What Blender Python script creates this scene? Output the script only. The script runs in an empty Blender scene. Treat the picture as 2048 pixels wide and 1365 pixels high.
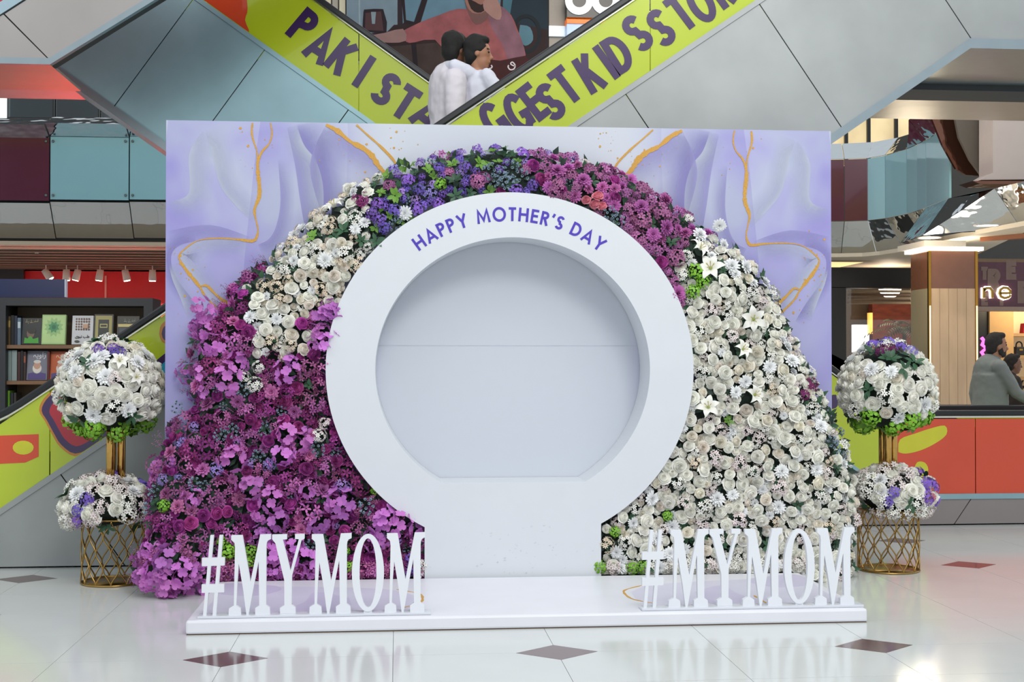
import bpy, bmesh, math, random
from mathutils import Vector, Matrix, Quaternion
from mathutils import noise as mnoise
random.seed(7)
R = math.radians
scene = bpy.context.scene
col = scene.collection

# ---------------------------------------------------------------- camera
FPX, CXP, CYP, HCAM = 2544.0, 1024.0, 682.5, 1.45
YAW = R(5.14)
PIT = math.atan((721 - 682.5) / FPX)
cam_data = bpy.data.cameras.new('camera')
cam_data.sensor_width = 36.0
cam_data.lens = 36.0 * FPX / 2048.0
cam_data.clip_end = 200
cam = bpy.data.objects.new('camera', cam_data)
col.objects.link(cam)
cam.location = (0, 0, HCAM)
cam.rotation_euler = (math.pi / 2 + PIT, 0, -YAW)
scene.camera = cam
FW = Vector((math.sin(YAW) * math.cos(PIT), math.cos(YAW) * math.cos(PIT), math.sin(PIT)))
RT = Vector((math.cos(YAW), -math.sin(YAW), 0))
UP = RT.cross(FW)
CAM = Vector((0, 0, HCAM))

def ray(x, y):
    return FW + RT * ((x - CXP) / FPX) - UP * ((y - CYP) / FPX)
def at(x, y, Y):
    """survey point: photo pixel on the upright plane at depth Y"""
    d = ray(x, y)
    return CAM + d * (Y / d.y)
def onz(x, y, z=0.0):
    """survey point: photo pixel on the level plane at height z"""
    d = ray(x, y)
    return CAM + d * ((z - HCAM) / d.z)
def xz(x, y, Y):
    p = at(x, y, Y)
    return (p.x, p.z)
def proj(p):
    q = Vector(p) - CAM
    d = q.dot(FW)
    return (CXP + FPX * q.dot(RT) / d, CYP - FPX * q.dot(UP) / d)

# ---------------------------------------------------------------- world, lights, exposure
world = bpy.data.worlds.new('atrium')
scene.world = world
world.use_nodes = True
bg = world.node_tree.nodes['Background']
bg.inputs[0].default_value = (0.88, 0.95, 1.0, 1)
bg.inputs[1].default_value = 0.88
scene.view_settings.view_transform = 'Standard'
scene.view_settings.look = 'None'
scene.view_settings.exposure = -0.12
scene.view_settings.gamma = 1.0
scene.view_settings.use_curve_mapping = False

def area(name, loc, target, sx, sy, power, color=(1, 1, 1)):
    l = bpy.data.lights.new(name, 'AREA')
    l.shape = 'RECTANGLE'
    l.size, l.size_y, l.energy, l.color = sx, sy, power, color
    o = bpy.data.objects.new(name, l)
    col.objects.link(o)
    o.location = loc
    o.rotation_euler = (Vector(target) - Vector(loc)).to_track_quat('-Z', 'Y').to_euler()
    return o
area('atrium_ceiling_light', (3.2, 3.6, 8.6), (1.1, 8.0, 0.4), 6, 4, 220, (1.0, 0.99, 0.97))
area('atrium_front_light', (2.8, -2.8, 9.6), (0.9, 8.3, 1.3), 5, 3, 610, (1.0, 0.99, 0.98))
area('atrium_side_light', (-6.0, 3.5, 8.0), (0.6, 8.5, 1.0), 4, 4, 90, (0.92, 0.97, 1.0))
area('bookcase_fill_light', (-3.6, 10.2, 3.1), (-3.4, 12.6, 1.6), 1.6, .5, 26, (1.0, 0.93, 0.84))  # added fill with no fitting of its own, brightens the bookcase
area('hall_ceiling_light', (4.5, 13.5, 6.5), (4.5, 14.0, 0), 5, 2.5, 160, (1.0, 0.86, 0.70))

# ---------------------------------------------------------------- materials
def hx(h):
    h = h.lstrip('#')
    out = []
    for i in (0, 2, 4):
        c = int(h[i:i + 2], 16) / 255
        out.append(c / 12.92 if c <= 0.04045 else ((c + 0.055) / 1.055) ** 2.4)
    return (*out, 1.0)
MATS = {}
def mat(name, hexcol, rough=0.5, metal=0.0, var=0.06, scale=9.0, bump=0.0, bscale=None, coat=0.0,
        emit=0.0, glow=0.0, objrand=0.0, huerand=0.0, stretch=None, alpha=1.0, trans=0.0, sheen=0.0, spec=None, bdist=0.01, sss=0.0):
    if name in MATS:
        return MATS[name]
    m = bpy.data.materials.new(name)
    m.use_nodes = True
    nt = m.node_tree
    b = nt.nodes['Principled BSDF']
    c = hx(hexcol)
    tc = nt.nodes.new('ShaderNodeTexCoord')
    mp = nt.nodes.new('ShaderNodeMapping')
    if stretch:
        mp.inputs['Scale'].default_value = stretch
    nt.links.new(tc.outputs['Object'], mp.inputs[0])
    nz = nt.nodes.new('ShaderNodeTexNoise')
    nz.inputs['Scale'].default_value = scale
    nz.inputs['Detail'].default_value = 4
    nt.links.new(mp.outputs[0], nz.inputs['Vector'])
    mx = nt.nodes.new('ShaderNodeMix')
    mx.data_type = 'RGBA'
    mx.inputs[6].default_value = (c[0] * (1 - 2 * var), c[1] * (1 - 2 * var), c[2] * (1 - 2 * var), 1)
    mx.inputs[7].default_value = (min(1, c[0] * (1 + 2 * var)), min(1, c[1] * (1 + 2 * var)), min(1, c[2] * (1 + 2 * var)), 1)
    nt.links.new(nz.outputs['Fac'], mx.inputs[0])
    out = mx.outputs[2]
    if objrand or huerand:
        oi = nt.nodes.new('ShaderNodeObjectInfo')
        hs = nt.nodes.new('ShaderNodeHueSaturation')
        mr = nt.nodes.new('ShaderNodeMapRange')
        mr.inputs['To Min'].default_value = 1 - objrand
        mr.inputs['To Max'].default_value = 1 + objrand
        nt.links.new(oi.outputs['Random'], mr.inputs['Value'])
        nt.links.new(mr.outputs[0], hs.inputs['Value'])
        if huerand:
            m2 = nt.nodes.new('ShaderNodeMath')
            m2.operation = 'MULTIPLY'
            m2.inputs[1].default_value = 7.31
            m3 = nt.nodes.new('ShaderNodeMath')
            m3.operation = 'FRACT'
            m4 = nt.nodes.new('ShaderNodeMapRange')
            m4.inputs['To Min'].default_value = 0.5 - huerand
            m4.inputs['To Max'].default_value = 0.5 + huerand
            nt.links.new(oi.outputs['Random'], m2.inputs[0])
            nt.links.new(m2.outputs[0], m3.inputs[0])
            nt.links.new(m3.outputs[0], m4.inputs['Value'])
            nt.links.new(m4.outputs[0], hs.inputs['Hue'])
        nt.links.new(out, hs.inputs['Color'])
        out = hs.outputs[0]
    nt.links.new(out, b.inputs['Base Color'])
    b.inputs['Roughness'].default_value = rough
    b.inputs['Metallic'].default_value = metal
    if spec is not None:
        b.inputs['Specular IOR Level'].default_value = spec
    if coat:
        b.inputs['Coat Weight'].default_value = coat
        b.inputs['Coat Roughness'].default_value = 0.04
    if trans:
        b.inputs['Transmission Weight'].default_value = trans
    if sss:
        b.inputs['Subsurface Weight'].default_value = sss
        b.inputs['Subsurface Scale'].default_value = 0.02
    if glow:
        # light passing through a thin petal or leaf
        tl = nt.nodes.new('ShaderNodeBsdfTranslucent')
        ms = nt.nodes.new('ShaderNodeMixShader')
        ms.inputs[0].default_value = glow
        nt.links.new(out, tl.inputs['Color'])
        nt.links.new(b.outputs[0], ms.inputs[1])
        nt.links.new(tl.outputs[0], ms.inputs[2])
        nt.links.new(ms.outputs[0], nt.nodes['Material Output'].inputs['Surface'])
    if emit:
        nt.links.new(out, b.inputs['Emission Color'])
        b.inputs['Emission Strength'].default_value = emit
    if bump:
        bn = nt.nodes.new('ShaderNodeTexNoise')
        bn.inputs['Scale'].default_value = bscale or scale * 4
        bn.inputs['Detail'].default_value = 3
        nt.links.new(mp.outputs[0], bn.inputs['Vector'])
        bp = nt.nodes.new('ShaderNodeBump')
        bp.inputs['Strength'].default_value = bump
        bp.inputs['Distance'].default_value = bdist
        nt.links.new(bn.outputs['Fac'], bp.inputs['Height'])
        nt.links.new(bp.outputs[0], b.inputs['Normal'])
    MATS[name] = m
    return m

# ---------------------------------------------------------------- mesh builder
class MB:
    def __init__(s):
        s.v, s.f, s.mi, s.sm = [], [], [], []
    def add(s, vs, fs, mi=0, smooth=False):
        o = len(s.v)
        s.v += [tuple(p) for p in vs]
        for f in fs:
            s.f.append(tuple(i + o for i in f))
            s.mi.append(mi)
            s.sm.append(smooth)
        return s
    def box(s, x0, x1, y0, y1, z0, z1, mi=0):
        vs = [(x, y, z) for x in (x0, x1) for y in (y0, y1) for z in (z0, z1)]
        return s.add(vs, [(0, 1, 3, 2), (4, 6, 7, 5), (0, 4, 5, 1), (2, 3, 7, 6), (0, 2, 6, 4), (1, 5, 7, 3)], mi)
    def prism(s, poly, y0, y1, mi=0, mi_side=None):
        """poly: [(x, z)] standing outline, front at y0, back at y1"""
        n = len(poly)
        a = sum(poly[i][0] * poly[(i + 1) % n][1] - poly[(i + 1) % n][0] * poly[i][1] for i in range(n))
        if a < 0:
            poly = poly[::-1]
        vs = [(x, y0, z) for x, z in poly] + [(x, y1, z) for x, z in poly]
        s.add(vs, [tuple(range(n)), tuple(range(2 * n - 1, n - 1, -1))], mi)
        o = len(s.v) - 2 * n
        for i in range(n):
            j = (i + 1) % n
            s.f.append((o + i, o + n + i, o + n + j, o + j))
            s.mi.append(mi if mi_side is None else mi_side)
            s.sm.append(False)
        return s
    def slab(s, poly, z0, z1, mi=0):
        """poly: [(x, y)] lying outline"""
        n = len(poly)
        a = sum(poly[i][0] * poly[(i + 1) % n][1] - poly[(i + 1) % n][0] * poly[i][1] for i in range(n))
        if a < 0:
            poly = poly[::-1]
        vs = [(x, y, z1) for x, y in poly] + [(x, y, z0) for x, y in poly]
        fs = [tuple(range(n)), tuple(range(2 * n - 1, n - 1, -1))]
        fs += [(i, n + i, n + (i + 1) % n, (i + 1) % n) for i in range(n)]
        return s.add(vs, fs, mi)
    def tube(s, path, r, seg=6, mi=0, smooth=True, caps=True, closed=False):
        path = [Vector(p) for p in path]
        n = len(path)
        rs = r if isinstance(r, (list, tuple)) else [r] * n
        vs, fs = [], []
        prev = None
        for i, p in enumerate(path):
            a = path[(i - 1) % n] if (closed or i) else p
            b = path[(i + 1) % n] if (closed or i < n - 1) else p
            t = (b - a).normalized()
            if prev is None:
                ref = Vector((0, 0, 1)) if abs(t.z) < 0.9 else Vector((1, 0, 0))
                u = t.cross(ref).normalized()
            else:
                u = (prev - t * prev.dot(t)).normalized()
            prev = u
            w = t.cross(u)
            for k in range(seg):
                an = 2 * math.pi * k / seg
                vs.append(p + (u * math.cos(an) + w * math.sin(an)) * rs[i])
        m = n if closed else n - 1
        for i in range(m):
            j = (i + 1) % n
            for k in range(seg):
                l = (k + 1) % seg
                fs.append((i * seg + k, i * seg + l, j * seg + l, j * seg + k))
        s.add(vs, fs, mi, smooth)
        if caps and not closed:
            o = len(s.v) - n * seg
            s.f += [tuple(o + k for k in range(seg - 1, -1, -1)), tuple(o + (n - 1) * seg + k for k in range(seg))]
            s.mi += [mi, mi]
            s.sm += [False, False]
        return s
    def lathe(s, prof, c=(0, 0, 0), seg=24, mi=0, smooth=True):
        """prof: [(r, z)] about the upright axis through c"""
        n = len(prof)
        vs = []
        for k in range(seg):
            a = 2 * math.pi * k / seg
            for r, z in prof:
                vs.append((c[0] + r * math.cos(a), c[1] + r * math.sin(a), c[2] + z))
        fs = []
        for k in range(seg):
            l = (k + 1) % seg
            for i in range(n - 1):
                fs.append((k * n + i, l * n + i, l * n + i + 1, k * n + i + 1))
        return s.add(vs, fs, mi, smooth)
    def ball(s, c, r, nu=12, nv=8, mi=0, rot=None):
        rx, ry, rz = r if isinstance(r, (list, tuple)) else (r, r, r)
        vs, fs = [], []
        for i in range(nv + 1):
            th = math.pi * i / nv
            for k in range(nu):
                a = 2 * math.pi * k / nu
                p = Vector((rx * math.sin(th) * math.cos(a), ry * math.sin(th) * math.sin(a), rz * math.cos(th)))
                if rot is not None:
                    p = rot @ p
                vs.append(p + Vector(c))
        for i in range(nv):
            for k in range(nu):
                l = (k + 1) % nu
                fs.append((i * nu + k, (i + 1) * nu + k, (i + 1) * nu + l, i * nu + l))
        return s.add(vs, fs, mi, True)
    def capsule(s, a, b, ra, rb, seg=12):
        a, b = Vector(a), Vector(b)
        q = (b - a).to_track_quat('Z', 'Y') if (b - a).length > 1e-6 else Quaternion()
        L = (b - a).length
        prof = []
        for i in range(5):
            t = math.pi / 2 * i / 4
            prof.append((ra * math.sin(t), -ra * math.cos(t)))
        for i in range(5):
            t = math.pi / 2 * i / 4
            prof.append((rb * math.cos(t), L + rb * math.sin(t)))
        o = len(s.v)
        s.lathe(prof, seg=seg)
        for i in range(o, len(s.v)):
            s.v[i] = tuple(a + q @ Vector(s.v[i]))
        return s
    def strip(s, pts, width, y0, y1, closed=False, mi=0):
        """stroke of a given width along (x, z) points, as standing solid"""
        n = len(pts)
        wd = width if isinstance(width, (list, tuple)) else [width] * n
        L, Rr = [], []
        for i in range(n):
            p = Vector(pts[i])
            a = Vector(pts[(i - 1) % n]) if (closed or i) else None
            b = Vector(pts[(i + 1) % n]) if (closed or i < n - 1) else None
            d1 = (p - a).normalized() if a is not None and (p - a).length > 1e-9 else None
            d2 = (b - p).normalized() if b is not None and (b - p).length > 1e-9 else None
            d1 = d1 or d2
            d2 = d2 or d1
            n1 = Vector((-d1.y, d1.x))
            n2 = Vector((-d2.y, d2.x))
            nn = n1 + n2
            if nn.length < 1e-6:
                nn = n1
            nn.normalize()
            k = 1 / max(0.45, nn.dot(n1))
            L.append(p + nn * wd[i] / 2 * k)
            Rr.append(p - nn * wd[i] / 2 * k)
        vs = [(p.x, y0, p.y) for p in L] + [(p.x, y0, p.y) for p in Rr] + [(p.x, y1, p.y) for p in L] + [(p.x, y1, p.y) for p in Rr]
        fs = []
        for i in range(n if closed else n - 1):
            j = (i + 1) % n
            fs += [(i, n + i, n + j, j), (2 * n + i, 2 * n + j, 3 * n + j, 3 * n + i), (i, j, 2 * n + j, 2 * n + i), (n + i, 3 * n + i, 3 * n + j, n + j)]
        if not closed:
            fs += [(0, 2 * n, 3 * n, n), (n - 1, 2 * n - 1, 4 * n - 1, 3 * n - 1)]
        return s.add(vs, fs, mi)
    def mesh(s, name, mats):
        me = bpy.data.meshes.new(name)
        me.from_pydata(s.v, [], s.f)
        for m in (mats if isinstance(mats, (list, tuple)) else [mats]):
            me.materials.append(m)
        me.polygons.foreach_set('material_index', s.mi)
        me.polygons.foreach_set('use_smooth', s.sm)
        me.update()
        return me
    def build(s, name, mats, parent=None, loc=None, bevel=0.0):
        me = s.mesh(name, mats)
        o = bpy.data.objects.new(name, me)
        col.objects.link(o)
        if loc is not None:
            # move the origin to loc, keeping the shape where it is
            me.transform(Matrix.Translation(-Vector(loc)))
            o.location = loc
        if bevel:
            bv = o.modifiers.new('bevel', 'BEVEL')
            bv.width = bevel
            bv.segments = 2
            bv.limit_method = 'ANGLE'
        if parent is not None:
            put(o, parent)
        return o

def put(o, parent):
    """child of parent, staying where it is in the world"""
    o.parent = parent
    o.matrix_parent_inverse = Matrix.Translation(parent.location).inverted() if parent.parent is None else (world_m(parent)).inverted()
def world_m(o):
    m = Matrix.Translation(o.location) @ o.rotation_euler.to_matrix().to_4x4()
    if o.parent is not None:
        m = world_m(o.parent) @ o.matrix_parent_inverse @ m
    return m
def tag(o, label, cat, group=None, kind=None):
    if label: o['label'] = label
    if cat: o['category'] = cat
    if group: o['group'] = group
    if kind: o['kind'] = kind
    return o
def thing(name, label, cat, loc=(0, 0, 0), group=None):
    o = bpy.data.objects.new(name, None)
    o.empty_display_size = 0.1
    col.objects.link(o)
    o.location = loc
    return tag(o, label, cat, group)
def structure(o, label=None):
    o['kind'] = 'structure'
    if label: o['label'] = label
    return o
def holder(name, loc=(0, 0, 0), label=None):
    o = bpy.data.objects.new(name, None)
    col.objects.link(o)
    o.location = loc
    return structure(o, label)

def arc(cx, cy, rx, ry, a0, a1, n=10):
    return [(cx + rx * math.cos(R(a0 + (a1 - a0) * i / n)), cy + ry * math.sin(R(a0 + (a1 - a0) * i / n))) for i in range(n + 1)]

# letter skeletons in a box of height 1: (advance width, strokes)
def glyph(ch, k=0.0):
    i = k / 2          # strokes run inset by half their width
    g = {
        'H': (0.72, [[(i, 0), (i, 1)], [(.72 - i, 0), (.72 - i, 1)], [(i, .52), (.72 - i, .52)]]),
        'A': (0.84, [[(i * .9, 0), (.42, 1 - i * 1.1), (.84 - i * .9, 0)], [(.2, .3), (.64, .3)]]),
        'P': (0.56, [[(i, 0), (i, 1)], [(i, 1 - i)] + arc(.29, .73 - i * .2, .27 - i, .27 - i * .8, 90, -90) + [(i, .46)]]),
        'Y': (0.78, [[(i, 1), (.39, .46), (.78 - i, 1)], [(.39, 0), (.39, .5)]]),
        'M': (0.98, [[(i, 0), (.17, 1 - i), (.49, .2), (.81, 1 - i), (.98 - i, 0)]]),
        'O': (0.98, [arc(.49, .5, .49 - i, .5 - i * .6, 0, 350, 27)]),
        'T': (0.54, [[(0, 1 - i), (.54, 1 - i)], [(.27, 0), (.27, 1 - i)]]),
        'E': (0.54, [[(.54, 1 - i), (i, 1 - i), (i, i), (.54, i)], [(i, .52), (.5, .52)]]),
        'R': (0.60, [[(i, 0), (i, 1)], [(i, 1 - i)] + arc(.3, .74 - i * .2, .27 - i, .26 - i * .8, 90, -90) + [(i, .48)], [(.3, .46), (.6 - i, 0)]]),
        "'": (0.2, [[(.14, 1), (.06, .72)]]),
        'S': (0.52, [arc(.27, .74, .22 - i * .4, .26 - i, 20, 262, 12) + arc(.25, .26, .25 - i * .6, .25 - i * .9, 82, -160, 12)]),
        'D': (0.74, [[(i, 0), (i, 1)], [(i, 1 - i)] + arc(.28, .5, .46 - i, .5 - i, 90, -90, 14) + [(i, i)]]),
        'K': (0.66, [[(i, 0), (i, 1)], [(.62 - i, 1), (i, .46)], [(.26, .58), (.68 - i, 0)]]),
        'I': (0.22, [[(.11, 0), (.11, 1)]]),
        'G': (0.8, [arc(.42, .5, .42 - i, .5 - i * .6, 40, 318, 18), [(.44, .42), (.8 - i, .42), (.8 - i, .08)]]),
        'B': (0.6, [[(i, 0), (i, 1)], [(i, 1 - i)] + arc(.27, .75 - i * .3, .24 - i * .8, .25 - i * .7, 90, -90) + [(i, .5)], [(i, .5)] + arc(.3, .26, .28 - i * .8, .26 - i, 90, -90) + [(i, i)]]),
        'N': (0.74, [[(i, 0), (i, 1 - i), (.74 - i, i), (.74 - i, 1)]]),
    }[ch]
    closed = ch == 'O'
    return g[0], g[1], closed
def letter(ch, size, weight, frame, y0, y1):
    """solid letter; frame maps (s, t) in letter space to (x, z)"""
    w, strokes, closed = glyph(ch, weight)
    m = MB()
    for i, st in enumerate(strokes):
        m.strip([frame(a * size, b * size) for a, b in st], weight * size, y0 - i * 0.0004, y1 + i * 0.0004, closed=closed)
    return m
def glyph_w(ch):
    return glyph(ch, .17)[0]
# ---------------------------------------------------------------- floor
TX, TY = 0.81, 0.605
GX0, GY0 = -0.83, 6.29
m_tile = mat('floor_tile', 'd0d3d1', rough=0.13, var=0.03, scale=2.2, spec=0.45)
m_grout = mat('floor_grout', '8e908e', rough=0.7)
m_dia = mat('diamond_tile', '6d5757', rough=0.12, var=0.12, scale=60)
def brick_floor():
    m = mat('floor_far', 'd0d3d1', rough=0.18, var=0.03, scale=2.2, spec=0.4)
    nt = m.node_tree
    b = nt.nodes['Principled BSDF']
    bt = nt.nodes.new('ShaderNodeTexBrick')
    bt.offset = 0
    bt.inputs['Color1'].default_value = hx('d3d6d4')
    bt.inputs['Color2'].default_value = hx('cfd2d0')
    bt.inputs['Mortar'].default_value = hx('a0a2a0')
    bt.inputs['Scale'].default_value = 1
    bt.inputs['Mortar Size'].default_value = 0.003
    bt.inputs['Brick Width'].default_value = TX
    bt.inputs['Row Height'].default_value = TY
    tc = nt.nodes.new('ShaderNodeTexCoord')
    mp = nt.nodes.new('ShaderNodeMapping')
    mp.inputs['Location'].default_value = (-GX0, -GY0, 0)
    nt.links.new(tc.outputs['Object'], mp.inputs[0])
    nt.links.new(mp.outputs[0], bt.inputs[0])
    nt.links.new(bt.outputs[0], b.inputs['Base Color'])
    return m
K0, K1, J0, J1 = -4, 8, -3, 7
fx0, fx1, fy0, fy1 = GX0 + K0 * TX, GX0 + K1 * TX, GY0 + J0 * TY, GY0 + J1 * TY
fm = MB()
fm.box(fx0, fx1, fy0, fy1, -0.1, -0.004, 1)
fm.box(-16, fx0, -8, 30, -0.1, 0)
fm.box(fx1, 18, -8, 30, -0.1, 0)
fm.box(fx0, fx1, -8, fy0, -0.1, 0)
fm.box(fx0, fx1, fy1, 30, -0.1, 0)
floor = structure(fm.build('floor', [brick_floor(), m_grout]), 'glossy pale grey tiled mall floor')
DHX, DHY, GAP = 0.205, 0.16, 0.0013
tile_me = {}
for a in (0, 1):
    for b in (0, 1):
        # the corner (a, b) of this tile is cut away for a diamond
        g = GAP
        c = [(g, g), (TX - g, g), (TX - g, TY - g), (g, TY - g)]
        cut = {(0, 0): 0, (1, 0): 1, (1, 1): 2, (0, 1): 3}[(a, b)]
        poly = []
        for i, p in enumerate(c):
            if i != cut:
                poly.append(p)
            else:
                px, py = (DHX + g, p[1]), (p[0], DHY + g)
                if a: px = (TX - DHX - g, p[1])
                if b: py = (p[0], TY - DHY - g)
                poly += [py, px] if i in (0, 2) else [px, py]
        tile_me[(a, b)] = MB().slab(poly, -0.01, 0).mesh('tile', m_tile)
dia_me = MB().slab([(-DHX + .002, 0), (0, -DHY + .002), (DHX - .002, 0), (0, DHY - .002)], -0.01, 0).mesh('diamond_tile', m_dia)
for k in range(K0, K1):
    for j in range(J0, J1):
        o = bpy.data.objects.new('tile', tile_me[(k % 2, j % 2)])
        col.objects.link(o)
        o.location = (GX0 + k * TX, GY0 + j * TY, 0)
        o.parent = floor
for k in range(K0 + 2, K1, 2):
    for j in range(J0 + 1, J1, 2):
        o = bpy.data.objects.new('diamond_tile', dia_me)
        col.objects.link(o)
        o.location = (GX0 + k * TX, GY0 + j * TY, 0)
        o.parent = floor

# ---------------------------------------------------------------- printed backdrop
BX0, BX1, BZ, BY = -1.503, 2.943, 3.015, 8.43
BC = (BX0 + BX1) / 2
def backdrop_mat():
    m = mat('backdrop_print', 'c6c6e2', rough=0.75)
    nt = m.node_tree
    b = nt.nodes['Principled BSDF']
    L = nt.links.new
    N = nt.nodes.new
    tc = N('ShaderNodeTexCoord')
    sp = N('ShaderNodeSeparateXYZ')
    L(tc.outputs['Object'], sp.inputs[0])
    ab = N('ShaderNodeMath'); ab.operation = 'ABSOLUTE'
    L(sp.outputs[0], ab.inputs[0])
    cb = N('ShaderNodeCombineXYZ')
    L(ab.outputs[0], cb.inputs[0]); L(sp.outputs[2], cb.inputs[2])
    nz = N('ShaderNodeTexNoise'); nz.inputs['Scale'].default_value = 1.0; nz.inputs['Detail'].default_value = 2; nz.inputs['Distortion'].default_value = 1.6
    L(cb.outputs[0], nz.inputs['Vector'])
    rp = N('ShaderNodeValToRGB')
    e = rp.color_ramp.elements
    e[0].position, e[0].color = 0.30, hx('a19bcf')
    e[1].position, e[1].color = 0.66, hx('b9bfd0')
    x = e.new(0.47); x.color = hx('afafd2')
    L(nz.outputs['Fac'], rp.inputs[0])
    # soft folds of the watercolour wash
    wv = N('ShaderNodeTexWave'); wv.wave_type = 'BANDS'; wv.bands_direction = 'X'; wv.wave_profile = 'SAW'
    wv.inputs['Scale'].default_value = 0.55; wv.inputs['Distortion'].default_value = 5.0; wv.inputs['Detail'].default_value = 1.0; wv.inputs['Detail Scale'].default_value = 0.7
    L(cb.outputs[0], wv.inputs['Vector'])
    m1 = N('ShaderNodeMix'); m1.data_type = 'RGBA'; m1.blend_type = 'MULTIPLY'
    m1.inputs[7].default_value = hx('dcd6f4')
    mm = N('ShaderNodeMath'); mm.operation = 'MULTIPLY'; mm.inputs[1].default_value = 0.6
    L(wv.outputs['Fac'], mm.inputs[0])
    L(mm.outputs[0], m1.inputs[0]); L(rp.outputs[0], m1.inputs[6])
    # plain pale cloth in the middle of the print
    mr = N('ShaderNodeMapRange'); mr.interpolation_type = 'SMOOTHSTEP'
    mr.inputs['From Min'].default_value = 0.75; mr.inputs['From Max'].default_value = 1.25
    L(ab.outputs[0], mr.inputs['Value'])
    m2 = N('ShaderNodeMix'); m2.data_type = 'RGBA'
    m2.inputs[6].default_value = hx('c9cdd6')
    L(mr.outputs[0], m2.inputs[0]); L(m1.outputs[2], m2.inputs[7])
    L(m2.outputs[2], b.inputs['Base Color'])
    fn = N('ShaderNodeTexNoise'); fn.inputs['Scale'].default_value = 260
    bp = N('ShaderNodeBump'); bp.inputs['Strength'].default_value = 0.15; bp.inputs['Distance'].default_value = 0.002
    L(tc.outputs['Object'], fn.inputs['Vector']); L(fn.outputs['Fac'], bp.inputs['Height']); L(bp.outputs[0], b.inputs['Normal'])
    return m
backdrop = thing('photo_backdrop', 'tall white and lilac marble print backdrop with gold veins behind the flowers', 'backdrop', (BC, BY, 0))
cl = MB().box(BX0, BX1, BY, BY + 0.012, 0.0, BZ).build('cloth', backdrop_mat(), backdrop, loc=(BC, BY, 0))
m_wood = mat('bare_wood', 'b98f78', rough=0.7, var=0.15, scale=14)
fr = MB()
for x in (BX0, BX1 - 0.04):
    fr.box(x, x + 0.04, BY + 0.0125, BY + 0.05, 0.0, BZ - 0.002)
for z in (0.0, 1.45, BZ - 0.045):
    fr.box(BX0 + 0.04, BX1 - 0.04, BY + 0.0125, BY + 0.05, z, z + 0.04)
fr.build('timber_frame', m_wood, backdrop)
sm = MB()
sm.box(BC - 0.95, BC + 0.95, BY - 0.0012, BY, 1.545, 1.549)
sm.build('seam', mat('cloth_seam', 'bcc0ca', rough=0.8), cl)
m_gold = mat('gold_print', 'c9973f', rough=0.55, var=0.32, scale=190)
m_lil = mat('lilac_print', 'a9a5d2', rough=0.75, var=0.05, scale=2.5)
m_lil2 = mat('lilac_pale_print', 'aeadd4', rough=0.75, var=0.04, scale=2.5)
m_whp = mat('white_print', 'b6b9d2', rough=0.75, var=0.03, scale=3)
def sweep(pts, n=6):
    """smooth curve through points (Catmull-Rom)"""
    out = []
    P_ = [Vector(p) for p in pts]
    for i in range(len(P_) - 1):
        p0, p1, p2, p3 = P_[max(i - 1, 0)], P_[i], P_[i + 1], P_[min(i + 2, len(P_) - 1)]
        for k in range(n):
            t = k / n
            out.append(0.5 * ((2 * p1) + (p2 - p0) * t + (2 * p0 - 5 * p1 + 4 * p2 - p3) * t * t + (3 * p1 - p0 - 3 * p2 + p3) * t ** 3))
    out.append(P_[-1])
    return out
PXM = 0.00329
def ink(pts, mirror, Y=BY):
    q = [Vector(xz(p[0], p[1], Y)) for p in pts]
    if mirror:
        q = [Vector((2 * BC - p.x, p.y)) for p in q]
    q = [Vector((min(max(p.x, BX0 + .002), BX1 - .002), min(p.y, BZ - .002))) for p in q]
    return q
VEINS = [
    [(505, 246, 4), (504, 270, 5), (513, 300, 3), (515, 316, 4), (516, 345, 8), (519, 375, 10), (518, 395, 9), (509, 420, 7), (512, 440, 3), (516, 462, 3), (510, 480, 7), (497, 482, 8), (475, 479, 4), (430, 477, 3), (395, 482, 2), (368, 500, 3), (358, 515, 4), (372, 540, 8), (390, 562, 8), (402, 578, 5), (412, 595, 4), (440, 622, 5)],
    [(541, 246, 3), (544, 268, 3), (538, 288, 3), (524, 304, 5), (516, 325, 7), (516, 350, 8)],
    [(652, 250, 8), (675, 262, 12), (700, 283, 8), (725, 296, 13), (744, 312, 14), (757, 332, 11), (775, 352, 10)],
    [(713, 250, 4), (735, 270, 4), (760, 292, 5), (785, 318, 6), (797, 338, 6)],
    [(402, 573, 4), (414, 572, 5), (430, 588, 5), (450, 605, 10), (470, 620, 8)],
]
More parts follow.
